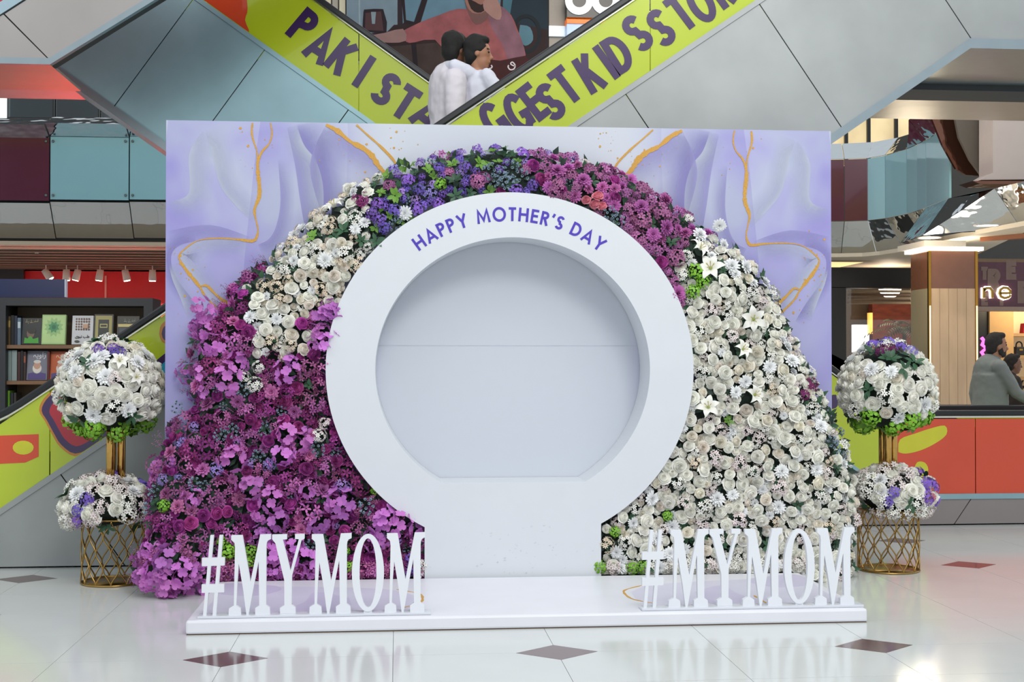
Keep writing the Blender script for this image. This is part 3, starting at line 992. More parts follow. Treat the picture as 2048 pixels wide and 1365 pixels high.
reg('twigp', 'thin_twig', lambda i: twig_mesh('thin_twig_pink', [m_stemg, m_orch], i + 5))
RAD = {'rose_w': .040, 'rose_c': .039, 'mum_w': .050, 'clus_w': .050, 'clus_p': .050, 'clus_c': .046, 'lily': .085, 'rose_m': .040, 'mum_m': .060, 'clus_m': .062, 'clus_d': .062,
       'orch': .062, 'viol': .045, 'lilac': .045, 'pinkm': .058, 'pinkc': .052, 'coral': .034, 'leaf': .06, 'leafb': .05, 'lime': .055, 'bead': .045, 'twig': .08, 'twigp': .085}
def head(kind, p, nrm, parent, size, rnd, squash=1.0):
    part, mes = KIND[kind]
    me = rnd.choice(mes)
    o = bpy.data.objects.new(part, me)
    col.objects.link(o)
    q = Vector(nrm).to_track_quat('Z', 'Y') @ Quaternion((0, 0, 1), rnd.uniform(0, 6.283))
    o.parent = parent
    pl = parent.location
    o.location = Vector(p) - pl
    o.rotation_mode = 'QUATERNION'
    o.rotation_quaternion = q
    o.scale = (size, size, size * squash)
    return o

# ---------------------------------------------------------------- the flower wall
OUT_PX = [(395, 1192), (330, 1172), (288, 1140), (300, 1090), (306, 1030), (305, 980), (325, 905), (345, 862), (392, 800), (372, 740), (398, 650), (452, 612), (470, 570), (515, 545), (545, 515), (580, 475), (632, 428), (688, 395), (702, 372), (735, 365), (772, 345), (830, 326), (900, 311), (980, 297), (1060, 304), (1150, 320), (1230, 344), (1290, 375), (1340, 405), (1378, 440), (1430, 478), (1500, 522), (1538, 570), (1566, 640), (1605, 720), (1645, 800), (1684, 880), (1702, 960), (1712, 1040), (1700, 1100), (1705, 1150), (1690, 1160)]
OUT = [xz(a, b, 8.36) for a, b in OUT_PX]
OUT = [(x, max(z, 0.0)) for x, z in OUT]
OUT[0] = (-1.22, 0.0)
POLY = OUT + [(OUT[-1][0], 0.0)]
def inside(x, z, poly=POLY):
    c = False
    n = len(poly)
    for i in range(n):
        x1, z1 = poly[i]; x2, z2 = poly[(i + 1) % n]
        if (z1 > z) != (z2 > z) and x < (x2 - x1) * (z - z1) / (z2 - z1) + x1:
            c = not c
    return c
def edge_d(x, z):
    best = 9
    p = Vector((x, z))
    for i in range(len(OUT) - 1):
        a, b = Vector(OUT[i]), Vector(OUT[i + 1])
        ab_ = b - a
        t = max(0, min(1, (p - a).dot(ab_) / max(ab_.length_squared, 1e-9)))
        best = min(best, (a + ab_ * t - p).length)
    return best
def surf(x, z):
    d = edge_d(x, z)
    t = min(d / 0.30, 1)
    y = 8.40 - 0.27 * math.sqrt(max(0, 1 - (1 - t) ** 2))
    if x < -1.0 and z < 0.75:          # purple flowers spill forward over the floor
        y -= 0.30 * min(1, (-1.0 - x) / 0.25) * (1 - z / 0.75)
    y -= 0.02 * mnoise.noise(Vector((x * 3, z * 3, 2)))
    return y
def in_ring(x, z, g=0.0):
    if BW0 - g < x < BW1 + g and z < RZ:
        return True
    return ((x - RC) / (RX_ + g)) ** 2 + ((z - RZ) / (RZ_ + g)) ** 2 < 1
wall = thing('flower_wall', 'arched wall of purple and white artificial flowers around the white ring', 'flower wall', (RC, 8.35, 0))
# leafy backing mound
gm = MB()
G = 0.07
ids = {}
xs0, xs1 = min(p[0] for p in POLY), max(p[0] for p in POLY)
zs1 = max(p[1] for p in POLY)
nx, nz_ = int((xs1 - xs0) / G) + 2, int(zs1 / G) + 2
for i in range(nx):
    for j in range(nz_):
        x, z = xs0 + i * G, j * G
        if inside(x, z + 1e-4) and not in_ring(x, z, -0.02):
            ids[(i, j)] = len(gm.v)
            gm.v.append((x, surf(x, z) + 0.045, z))
nb = len(gm.v)
for (i, j), a in ids.items():
    if all(k in ids for k in ((i + 1, j), (i + 1, j + 1), (i, j + 1))):
        gm.f.append((a, ids[(i + 1, j)], ids[(i + 1, j + 1)], ids[(i, j + 1)])); gm.mi.append(0); gm.sm.append(True)
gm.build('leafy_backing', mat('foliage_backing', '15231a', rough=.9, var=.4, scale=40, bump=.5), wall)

ZONE = {
    'D': [(1052, 285), (1260, 340), (1400, 425), (1384, 455), (1352, 545), (1378, 608), (1330, 600), (1200, 440), (1060, 400)],
    'C': [(735, 470), (742, 400), (760, 335), (860, 300), (985, 275), (1090, 290), (1062, 345), (1058, 400), (900, 410), (800, 470), (730, 500)],
    'B': [(500, 700), (504, 600), (540, 500), (600, 440), (660, 380), (700, 340), (768, 330), (745, 400), (760, 500), (700, 600), (648, 600), (610, 650), (600, 720), (555, 705), (530, 710)],
}
def zone(px, py):
    for k, poly in ZONE.items():
        if inside(px, py, poly):
            return k
    if 775 < px < 835 and 425 < py < 520:
        return 'B'
    return 'A' if px < 1010 else 'E'
def pick(z, px, py, r):
    u = r.random()
    if z == 'E':
        dark = py > 1050
        if px > 1660 and 840 < py < 920 and u < .3: return 'bead'
        t = [('rose_w', .50), ('rose_c', .12), ('clus_w', .11), ('clus_p', .11), ('mum_w', .10), ('clus_c', .02), ('leaf', .04)]
    elif z == 'B':
        t = [('rose_w', .24), ('rose_c', .24), ('clus_c', .16), ('mum_w', .16), ('clus_w', .10), ('leaf', .10)]
    elif z == 'C':
        t = [('viol', .44), ('lilac', .16), ('pinkc', .08), ('leafb', .16), ('leaf', .10), ('bead', .06)]
    elif z == 'D':
        t = [('pinkm', .44), ('pinkc', .48), ('leaf', .03), ('bead', .02), ('rose_m', .03)]
    else:
        if px < 420 and py > 600 and py < 800: t = [('orch', .35), ('mum_m', .3), ('clus_m', .3), ('leaf', .05)]
        elif px < 470 and py > 1085: t = [('orch', .45), ('clus_m', .40), ('twigp', .1), ('leaf', .05)]
        else: t = [('clus_m', .26), ('clus_d', .30), ('rose_m', .14), ('mum_m', .14), ('orch', .08), ('bead', .025), ('leaf', .02), ('lilac', .03)]
    s = sum(w for _, w in t)
    u *= s
    for k, w in t:
        u -= w
        if u <= 0:
            return k
    return t[0][0]
wr = random.Random(21)
placed = []
cell = {}
def free(x, z, r_, f=.80):
    ci, cj = int(x / .1), int(z / .1)
    for i in range(ci - 2, ci + 3):
        for j in range(cj - 2, cj + 3):
            for (a, b, c) in cell.get((i, j), ()):
                if (a - x) ** 2 + (b - z) ** 2 < ((r_ + c) * f) ** 2:
                    return False
    return True
def normal_at(x, z, r):
    e = .03
    dx = (surf(x + e, z) - surf(x - e, z)) / (2 * e)
    dz = (surf(x, z + e) - surf(x, z - e)) / (2 * e)
    nrm = Vector((dx, -1, dz))
    nrm.normalize()
    if nrm.y > -.35:
        nrm.y = -.35
    return (nrm + Vector((r.uniform(-.5, .5), r.uniform(-.1, .1), r.uniform(-.35, .6)))).normalized()
def plant(kind, x, z, size=1.0, lift=0.0, mark=True, squash=1.0):
    r_ = RAD[kind] * size
    y = surf(x, z) - lift
    if PX0 - .03 < x < PX1 + .03 and z < PZ_ + r_ * .8:
        z = PZ_ + r_ * .8
    z = max(z, r_ * .75)
    if in_ring(x, z, -.01):
        return
    head(kind, (x, y, z), normal_at(x, z, wr), wall, r_, wr, squash)
    placed.append((kind, x, z))
    if mark:
        cell.setdefault((int(x / .1), int(z / .1)), []).append((x, z, r_))
def plant_px(kind, px, py, size=1.0, lift=.02):
    x, z = xz(px, py, 8.2)
    plant(kind, x, z, size, lift)
# heads that stand out one by one
for k, a, b, s_ in [
    ('lily', 1415, 540, 1.15), ('lily', 1395, 500, .9), ('lily', 1500, 640, 1.1), ('lily', 1410, 815, 1.0), ('lily', 1478, 700, .85), ('lily', 1500, 790, .9), ('lily', 668, 412, 1.0),
    ('lime', 1385, 545, 1.0), ('lime', 1380, 585, .9), ('lime', 1400, 565, .9), ('lime', 1195, 1130, .9), ('lime', 1260, 1138, .8), ('lime', 1280, 1130, .8), ('lime', 1225, 1060, .7), ('lime', 1330, 1030, .7),
    ('lime', 462, 1098, 1.0), ('lime', 450, 1080, .7), ('lime', 505, 1100, .9), ('lime', 500, 1120, .7), ('lime', 335, 1008, .8), ('lime', 690, 1100, .6), ('lime', 880, 372, .8), ('lime', 700, 1130, .7), ('lime', 750, 980, .5),
    ('coral', 1192, 395, 1.1), ('coral', 1185, 412, 1.0), ('coral', 1168, 403, .9), ('coral', 1200, 415, .9),
    ('clus_w', 512, 770, 1.0), ('clus_w', 490, 752, .8), ('clus_w', 640, 870, .9), ('clus_w', 520, 735, .8), ('clus_p', 650, 845, .8), ('mum_w', 810, 430, 1.0), ('rose_m', 606, 648, 1.0), ('rose_w', 580, 645, 1.0),
    ('rose_w', 695, 372, .9), ('rose_w', 730, 368, .95), ('rose_w', 735, 385, 1.0), ('rose_w', 702, 405, 1.0), ('clus_d', 720, 402, .8), ('rose_w', 518, 595, 1.0), ('rose_w', 548, 610, 1.0), ('rose_w', 512, 610, .9),
    ('mum_w', 1440, 450, 1.0), ('mum_w', 1400, 470, 1.1), ('rose_w', 1440, 500, .9), ('rose_w', 1465, 505, .9), ('mum_w', 1490, 535, 1.1), ('mum_w', 1530, 565, 1.1), ('leaf', 1525, 558, .9), ('leaf', 1405, 455, .9),
    ('orch', 1000 - 350, 630, 1.15), ('orch', 668, 655, 1.1), ('orch', 655, 690, 1.1), ('orch', 665, 620, 1.0), ('orch', 645, 665, 1.0), ('orch', 580, 745, 1.15), ('orch', 575, 865, 1.1), ('orch', 455, 755, 1.25), ('orch', 430, 695, 1.2), ('orch', 405, 630, 1.2), ('orch', 395, 615, .9),
    ('orch', 465, 915, 1.3), ('orch', 500, 970, 1.2), ('orch', 570, 910, 1.15), ('orch', 550, 1000, 1.1), ('orch', 560, 1040, 1.1), ('orch', 690, 1000, 1.3), ('orch', 670, 1010, 1.1), ('orch', 645, 1045, 1.1), ('orch', 765, 1040, 1.3), ('orch', 800, 1050, 1.2), ('orch', 750, 1075, 1.1), ('orch', 540, 1105, 1.2), ('orch', 610, 1120, 1.2), ('orch', 590, 1085, 1.0),
    ('orch', 345, 1110, 1.2), ('orch', 325, 1130, 1.1), ('orch', 360, 1160, 1.2), ('orch', 385, 1180, 1.0), ('orch', 310, 1145, 1.0), ('orch', 345, 1140, 1.1), ('orch', 380, 1130, 1.1),
    ('rose_m', 500, 665, 1.1), ('rose_m', 485, 650, 1.0), ('rose_m', 570, 840, 1.0), ('rose_m', 505, 838, 1.0), ('rose_m', 615, 935, 1.1), ('rose_m', 540, 880, 1.0), ('rose_m', 675, 920, 1.0), ('rose_m', 440, 1022, 1.0), ('rose_m', 415, 1025, 1.0), ('rose_m', 460, 1020, .9), ('rose_m', 1230, 360, 1.0),
    ('bead', 465, 860, 1.0), ('bead', 445, 870, .9), ('bead', 395, 965, .9), ('bead', 352, 815, .9), ('bead', 520, 910, .9), ('bead', 310, 985, .9), ('bead', 980, 345, 1.2), ('bead', 1000, 360, 1.2), ('bead', 1020, 340, 1.2), ('bead', 1010, 370, 1.1), ('bead', 1040, 355, 1.1), ('bead', 985, 365, 1.0), ('bead', 1215, 430, 1.0), ('bead', 1230, 445, 1.0), ('bead', 1660, 885, 1.0), ('bead', 1668, 895, .9), ('bead', 860, 325, .9),
    ('leafb', 775, 350, 1.1), ('leafb', 960, 330, 1.0), ('leafb', 855, 340, .9), ('leafb', 790, 395, 1.1), ('leafb', 905, 330, .9), ('leafb', 985, 305, 1.0), ('leaf', 1010, 300, 1.0), ('leafb', 625, 475, 1.0), ('leafb', 1450, 840, .8), ('leafb', 770, 990, .8), ('clus_c', 555, 575, 1.0), ('clus_c', 560, 600, .9),
    ('viol', 745, 430, 1.0), ('viol', 760, 445, 1.0), ('viol', 790, 425, 1.0), ('viol', 770, 460, .9), ('clus_d', 1625, 770, .7), ('clus_d', 1605, 790, .6), ('viol', 820, 1115, .9), ('viol', 815, 1140, .9), ('clus_w', 850, 1130, .9), ('mum_w', 842, 1145, .8)]:
    plant_px(k, a, b, s_)
tries = 0
for rnd_pass, (f, n_try) in enumerate(((.80, 15000), (.60, 22000))):
    for t in range(n_try):
        x, z = wr.uniform(xs0, xs1), wr.uniform(0.02, zs1)
        if not inside(x, z) or in_ring(x, z, .012):
            continue
        px, py = proj((x, 8.2, z))
        k = pick(zone(px + wr.gauss(0, 9), py + wr.gauss(0, 9)), px, py, wr)
        s_ = wr.uniform(.82, 1.16) if rnd_pass == 0 else wr.uniform(.62, .85)
        if not free(x, z, RAD[k] * s_, f):
            continue
        plant(k, x, z, s_, wr.uniform(-.01, .025) - (0.018 if rnd_pass else 0))
# twigs that break the outline
for i in range(len(OUT) - 1):
    (x1, z1), (x2, z2) = OUT[i], OUT[i + 1]
    px, py = OUT_PX[i]
    for k in range(2):
        t = wr.random()
        x, z = x1 + (x2 - x1) * t, z1 + (z2 - z1) * t
        if px < 560 and py > 520:
            d = Vector((-1, -.5, .5)); kd = wr.choice(('twigp', 'twig', 'orch', 'clus_m'))
        elif px > 1380:
            d = Vector((1, -.4, .5)); kd = wr.choice(('leaf', 'clus_w', 'rose_w', 'leaf'))
        elif px > 1060:
            d = Vector((.5, -.4, .8)); kd = wr.choice(('pinkc', 'pinkm', 'pinkm'))
        elif px > 760:
            d = Vector((0, -.4, 1)); kd = wr.choice(('viol', 'leafb', 'lilac'))
        else:
            d = Vector((-.7, -.4, .7)); kd = wr.choice(('rose_w', 'clus_c', 'leaf'))
        z = max(z, .06)
        head(kd, (x, 8.36 if z > .5 else surf(x, z), z), (d + Vector((wr.uniform(-.3, .3), 0, wr.uniform(-.3, .3)))).normalized(), wall, RAD[kd] * wr.uniform(.7, .95), wr)
# past 300 white roses: the smallest, mostly tucked behind others, stay one mesh
rs = sorted([c for c in wall.children if c.name.split('.')[0] == 'white_rose'], key=lambda c: -c.scale.x)
rest = MB()
for c in rs[300:]:
    M_ = Matrix.LocRotScale(c.location, c.rotation_quaternion, c.scale)
    o_ = len(rest.v)
    rest.v += [tuple(M_ @ v.co) for v in c.data.vertices]
    for p_ in c.data.polygons:
        rest.f.append(tuple(i + o_ for i in p_.vertices)); rest.mi.append(0); rest.sm.append(True)
    bpy.data.objects.remove(c)
o = bpy.data.objects.new('small_white_roses', rest.mesh('small_white_roses', m_wr))
col.objects.link(o)
o.parent = wall
o['kind'] = 'stuff'
# uncountable small dark leaves between the heads
lm = MB()
for t in range(5200):
    x, z = wr.uniform(xs0, xs1), wr.uniform(0.01, zs1)
    if not inside(x, z) or in_ring(x, z, .02):
        continue
    y = surf(x, z) + .035
    a = wr.uniform(0, 6.28)
    d = Vector((math.cos(a), -.45, math.sin(a)))
    leafblade(lm, Vector((x, y, z)), d, Vector((0, -1, 0)), wr.uniform(.05, .085), wr.uniform(.012, .022), wr.choice((0, 0, 1)), 2, .2)
lm.v = [(x, y, max(z, .002)) for x, y, z in lm.v]
o = lm.build('small_leaves', [m_leafd, m_leaf], wall)
o['kind'] = 'stuff'

# ---------------------------------------------------------------- flower stands
m_brass = mat('brass', 'a9884e', rough=.28, metal=1.0, var=.08, scale=6)
m_gold2 = mat('polished_gold', 'c49a55', rough=.12, metal=1.0, var=.05)
def wire_mesh(sign, n, rad, h):
    pts = []
    for i in range(33):
        t = i / 32
        a = sign * math.pi / n * .98 * (.5 - .5 * math.cos(2 * math.pi * 2.0 * t))
        pts.append((rad * math.cos(a), rad * math.sin(a), .008 + t * (h - .016)))
    return MB().tube(pts, .0048, 5).mesh('lattice_wire', m_brass)
NW, LR, LH = 13, .205, .43
w_me = [wire_mesh(1, NW, LR, LH), wire_mesh(-1, NW, LR, LH)]
def stand(label, x, y, seed, ball, low, extras):
    t = thing('flower_stand', label, 'flower stand', (x, y, 0), 'flower stands beside the backdrop')
    r = random.Random(seed)
    for z in (.007, LH - .007):
        pts = [(x + LR * math.cos(6.28319 * i / 40), y + LR * math.sin(6.28319 * i / 40), z) for i in range(40)]
        MB().tube(pts, .007, 6, closed=True).build('rim', m_brass, t)
    MB().lathe([(0, .004), (LR - .005, .004), (LR - .005, .007), (0, .007)], (x, y, 0), 32).build('base_plate', m_brass, t)
    for i in range(NW):
        for k in (0, 1):
            o = bpy.data.objects.new('lattice_wire', w_me[k])
            col.objects.link(o)
            o.parent = t
            o.rotation_euler = (0, 0, 2 * math.pi * i / NW)
    MB().lathe([(0, LH - .012), (LR - .01, LH - .012), (LR - .01, LH - .002), (0, LH - .002)], (x, y, 0), 32).build('top_plate', m_brass, t)
    for i in range(3):
        a = 2.2 + i * 2.094
        MB().lathe([(.0, LH), (.027, LH), (.027, ball[2]), (0, ball[2])], (x + .042 * math.cos(a), y + .042 * math.sin(a), 0), 18).build('gold_tube', m_gold2, t)
    bx, by, bz, br = ball
    MB().ball((bx, by, bz), (br * .86, br * .86, br * .84), 20, 14).build('ball_foliage', MATS['foliage_backing'], t)
    lx, lz, lrx, lrz = low
    MB().ball((lx, y, lz), (lrx * .82, lrx * .78, lrz * .72), 20, 12).build('base_foliage', MATS['foliage_backing'], t)
    pts = []
    def fill(c, rad, n, kinds, zmin, gap=.82):
        got = []
        rx, ry, rz = rad
        for tr in range(n):
            u, ph = r.uniform(-1, 1), r.uniform(0, 6.283)
            s_ = math.sqrt(1 - u * u)
            d = Vector((s_ * math.cos(ph), s_ * math.sin(ph), u))
            if d.z < zmin:
                continue
            p = Vector((c[0] + d.x * rx, c[1] + d.y * ry, c[2] + d.z * rz))
            kd = kinds(d, p)
            if kd is None: continue
            sz = RAD[kd] * r.uniform(1.05, 1.35)
            if any((p - q).length < (sz + s2) * gap for q, s2 in got):
                continue
            if p.y > BY - .06 and BX0 - .06 < p.x < BX1 + .06 and p.y < BY + .11:
                continue
            got.append((p, sz))
            nr = (Vector((d.x / rx, d.y / ry, d.z / rz)).normalized() + Vector((r.uniform(-.25, .25), r.uniform(-.25, .25), r.uniform(-.2, .25)))).normalized()
            head(kd, p - nr * sz * .1, nr, t, sz, r)
    def kb(d, p):
        u = r.random()
        if d.z < -.62: return 'lime' if u < .75 else 'leafb'
        if d.z < -.35 and u < .3: return 'lime'
        if d.z > .55 and u < .4: return r.choice(('mum_w', 'clus_w', 'leaf', 'mum_w'))
        if d.z > .9: return r.choice(('viol', 'leaf', 'clus_w'))
        return 'rose_w' if u < .72 else ('rose_c' if u < .8 else ('mum_w' if u < .88 else ('clus_w' if u < .94 else 'leaf')))
    def kl(d, p):
        u = r.random()
        if d.z < -.25: return r.choice(('clus_p', 'leaf', 'clus_w', 'clus_p'))
        return 'rose_w' if u < .3 else ('clus_p' if u < .52 else ('clus_w' if u < .68 else ('viol' if u < .76 else ('leaf' if u < .92 else 'mum_w'))))
    for kd, px, py, s_ in extras:
        p = at(px, py, y)
        d = Vector((p.x - bx, 0, p.z - bz)) if p.z > .85 else Vector((p.x - lx, 0, p.z - lz))
        cc = Vector((bx, by, bz)) if p.z > .85 else Vector((lx, y, lz))
        rr_ = br if p.z > .85 else lrx
        d.y = -math.sqrt(max(.05, rr_ * rr_ - d.length_squared))
        d.normalize()
        head(kd, cc + d * (rr_ + .012) if p.z > .85 else cc + Vector((d.x * lrx, d.y * lrx, d.z * lrz * 1.1)), d, t, RAD[kd] * s_, r)
    fill((bx, by, bz), (br, br, br * .98), 9000, kb, -.9, .70)
    fill((lx, y, lz), (lrx, lrx * .95, lrz), 4500, kl, -.6, .70)
    return t
p = at(228, 1163, 8.53)
bl = at(223, 778, 8.53)
lo = at(214, 1012, 8.53)
stand('gold lattice stand with white rose ball standing left beside the bookcase and purple flowers', p.x, 8.53, 31, (bl.x - .005, 8.53, bl.z, .325), (lo.x, lo.z, .285, .19),
      [('viol', 213, 697, .9), ('viol', 252, 705, 1.0), ('viol', 242, 690, .8), ('lily', 255, 725, .75), ('lily', 285, 755, .7), ('mum_w', 175, 745, 1.1), ('mum_w', 210, 725, 1.1), ('mum_w', 150, 725, 1.0), ('mum_w', 295, 720, 1.1), ('leaf', 195, 728, 1.0), ('clus_p', 250, 755, .9), ('viol', 175, 1010, .9), ('viol', 172, 1042, .9), ('rose_w', 195, 1022, 1.1), ('rose_w', 208, 1035, 1.0), ('leaf', 280, 830, 1.0)])
p = at(1777, 1136, 8.55)
bl = at(1774, 778, 8.55)
lo = at(1788, 988, 8.55)
stand('gold lattice stand with white rose ball standing right beside the orange panel', p.x, 8.55, 47, (bl.x, 8.55, bl.z, .32), (lo.x, lo.z, .275, .19),
      [('clus_d', 1735, 680, .7), ('clus_d', 1762, 678, .6), ('lilac', 1812, 682, .9), ('leaf', 1775, 740, 1.1), ('leaf', 1755, 720, 1.1), ('mum_w', 1720, 740, 1.1), ('mum_w', 1750, 745, 1.0), ('rose_w', 1725, 990, 1.1), ('rose_w', 1730, 965, 1.0), ('rose_w', 1792, 970, 1.2), ('viol', 1760, 975, .9), ('viol', 1750, 1000, .9), ('coral', 1848, 992, 1.0), ('rose_w', 1855, 995, 1.1), ('leaf', 1790, 1005, 1.0)])
# ---------------------------------------------------------------- escalators
m_steel = mat('brushed_steel', '9b9e9d', rough=.42, metal=.35, var=.14, scale=1.6, bump=.05, bscale=300, stretch=(1, 1, 1))
m_steel2 = mat('steel_trim', '9aa6ac', rough=.3, metal=.8, var=.05)
m_core = mat('escalator_core', '3a3d3f', rough=.7)
m_lime_p = mat('lime_print', 'b4c417', rough=.25, var=.05, scale=2, coat=.8)
m_orange_p = mat('orange_print', 'd0431d', rough=.25, var=.06, scale=2, coat=.6)
m_red_p = mat('red_print', 'b0142a', rough=.25, var=.06, scale=2, coat=.6)
m_pur_p = mat('dark_purple_print', '35144f', rough=.25, var=.08, scale=3, coat=.6)
m_oran2 = mat('ochre_print', 'c07a1c', rough=.3, coat=.6)
m_yel_p = mat('yellow_print', 'cbc81c', rough=.25, var=.05, coat=.6)
m_cyan_p = mat('cyan_print', '1f9bb8', rough=.25, coat=.6)
m_rubber = mat('handrail_rubber', '15171a', rough=.35, var=.1)
m_chrome = mat('rail_chrome', 'd8d6c8', rough=.15, metal=1)
m_step = mat('step_metal', '6d7072', rough=.4, metal=.7)
def clip_poly(poly, f):
    """keep the part of [(x, z)] where f(p) >= 0, f linear"""
    out = []
    n = len(poly)
    for i in range(n):
        a, b = poly[i], poly[(i + 1) % n]
        fa, fb = f(a), f(b)
        if fa >= 0:
            out.append(a)
        if (fa >= 0) != (fb >= 0):
            t = fa / (fa - fb)
            out.append((a[0] + (b[0] - a[0]) * t, a[1] + (b[1] - a[1]) * t))
    return out
def shift(fun, d):
    return lambda x: fun(x) + d
def band(f_lo, f_hi, xa, xb, zmin=None):
    p = [(xa, f_lo(xa)), (xb, f_lo(xb)), (xb, f_hi(xb)), (xa, f_hi(xa))]
    if zmin is not None:
        p = clip_poly(p, lambda q: q[1] - zmin)
    return p
def rail_path(knots, n=24):
    """knots [(x, z)] rounded a little at the bends"""
    out = []
    for i, k in enumerate(knots):
        if 0 < i < len(knots) - 1:
            a, b, c = Vector(knots[i - 1]), Vector(k), Vector(knots[i + 1])
            p0, p2 = b + (a - b).normalized() * .35, b + (c - b).normalized() * .35
            for t in range(7):
                t /= 6
                out.append(p0 * (1 - t) ** 2 + b * 2 * t * (1 - t) + p2 * t * t)
        else:
            out.append(Vector(k))
    return [(p.x, p.y) for p in out]
def zline(knots):
    def f(x):
        for (x1, z1), (x2, z2) in zip(knots, knots[1:]):
            if x <= x2 or (x2, z2) == knots[-1]:
                return z1 + (z2 - z1) * (x - x1) / (x2 - x1)
    return f
def escalator(name, label, knots, drop, clad, Y0, Y1, joints, glass_x, side, zfloor, m_steel=m_steel):
    """knots: handrail line; drop: rail to foot of glass; clad: depth of cladding below that"""
    t = thing(name, label, 'escalator', (knots[1][0], (Y0 + Y1) / 2, 0))
    zr = zline(knots)
    zl, zb, zs = shift(zr, -drop), shift(zr, -drop - clad), shift(zr, -.95)
    xs = [k[0] for k in knots]
    # core box under the steps
    cp = [(x, zs(x) - .06) for x in xs] + [(x, max(zb(x) + .03, zfloor + .001)) for x in reversed(xs)]
    MB().prism(cp, Y0 + .021, Y1 - .021).build('truss', m_core, t)
    # cladding panels, split by joints square to the slope
    sl = (knots[2][1] - knots[1][1]) / (knots[2][0] - knots[1][0])
    th = math.atan(sl)
    nv = Vector((math.cos(th), math.sin(th)))
    poly = [(x, zb(x)) for x in xs] + [(x, zl(x) - .035) for x in reversed(xs)]
    poly = clip_poly(poly, lambda q: q[1] - (zfloor + .012))
    cuts = [None] + sorted(joints, key=lambda x: x) + [None]
    for a, b in zip(cuts, cuts[1:]):
        p = poly
        if a is not None:
            oa = Vector((a, zl(a)))
            p = clip_poly(p, lambda q: (Vector(q) - oa).dot(nv) - .004)
        if b is not None:
            ob = Vector((b, zl(b)))
            p = clip_poly(p, lambda q: .0 - (Vector(q) - ob).dot(nv) - .004)
        if len(p) > 2:
            kerb = max(q_[0] for q_ in p) > 4.4 and Y0 > 10
            MB().prism(p, Y0, Y0 + .02).build('cladding_panel', mat('kerb_grey', '8d8684', rough=.45, metal=.2, var=.06, scale=2) if kerb else m_steel, t)
    MB().prism([(x, zb(x) + .02) for x in xs] + [(x, zl(x)) for x in reversed(xs)] if zfloor < -1 else clip_poly([(x, zb(x) + .02) for x in xs] + [(x, zl(x)) for x in reversed(xs)], lambda q: q[1] - zfloor - .003), Y1 - .02, Y1).build('far_cladding', m_steel, t)
    # lower edge trim and ledge under the glass
    e = clip_poly([(x, zb(x) - .045) for x in xs] + [(x, zb(x) + .03) for x in reversed(xs)], lambda q: q[1] - zfloor - .002)
    if len(e) > 2:
        MB().prism(e, Y0 - .012, Y1 + .005).build('edge_trim', m_steel2, t)
    MB().prism([(x, zl(x) - .035) for x in xs] + [(x, zl(x) + .012) for x in reversed(xs)], Y0 - .01, Y0 + .05).build('ledge', m_steel, t)
    # printed glass panels on the near side, plain glass frame on the far side
    gx = sorted(glass_x)
    for a, b in zip(gx, gx[1:]):
        ks = [a] + [x for x in xs if a < x < b] + [b]
        p = [(x + .004 if x == a else x - .004 if x == b else x, zl(x) + .012) for x in ks] + [(x + .004 if x == a else x - .004 if x == b else x, zr(x) - .05) for x in reversed(ks)]
        MB().prism(p, Y0 + .006, Y0 + .02).build('balustrade_panel', side(.5 * (a + b)), t)
    MB().prism([(x, zl(x) + .012) for x in xs] + [(x, zr(x) - .05) for x in reversed(xs)], Y1 - .02, Y1 - .008).build('far_balustrade_panel', m_lime_p, t)
    for Yc in (Y0 + .015, Y1 - .015):
        pts = rail_path(knots)
        MB().strip(pts, .05, Yc - .038, Yc + .038).build('handrail', m_rubber, t, bevel=.012)
        MB().strip([(x, z - .034) for x, z in pts], .014, Yc - .022, Yc + .022).build('rail_track', m_chrome, t)
    # steps
    xa, xb = knots[1][0], knots[2][0]
    rise = abs(sl) * .2915
    n = int((xb - xa) / .2915)
    me = MB().box(-.146, .146, Y0 + .09, Y1 - .09, -rise - .02, 0).mesh('step', m_step)
    for i in range(n):
        x = xa + (i + .5) * .2915
        o = bpy.data.objects.new('step', me)
        col.objects.link(o)
        o.parent = t
        o.location = (x - t.location.x, -t.location.y, zs(x))
    return t, zr, zl

UPK = [(-4.2, .955), (-2.9, .955), (4.268, 5.872), (7.5, 5.872)]
lims = lambda c: m_lime_p
esc_up, zr1, zl1 = escalator('escalator', 'near escalator rising to the right with lime print reading BIGGEST KIDS STORE', UPK, .65, 1.39, 9.15, 10.35,
                             [2.64 - 1.0 * k for k in range(-1, 6)], [-4.1, -2.42, -1.2, 0.0, .62, 1.84, 3.06, 4.28, 5.5, 7.4], lims, 0.0)
DNK = [(-7.5, 6.05), (-2.87, 6.05), (4.33, .985), (7.2, .985)]
def dn_side(x):
    return m_orange_p if x > 4.1 else m_lime_p
esc_dn, zr2, zl2 = escalator('escalator', 'far escalator descending to the right with lime print reading PAKISTAN', DNK, .72, 1.43, 10.8, 12.0,
                             [-1.69, -1.1, -.4, .4, 1.2, 2.0, 2.8, 3.6, 5.05, 6.3], [-7.4, -5, -3.0, -1.6, -.33, .9, 2.1, 3.3, 4.26, 5.07, 7.1], dn_side, 0.0, mat('brushed_steel_blue', '93b2ba', rough=.4, metal=.6, var=.14, scale=1.6, bump=.05, bscale=300))
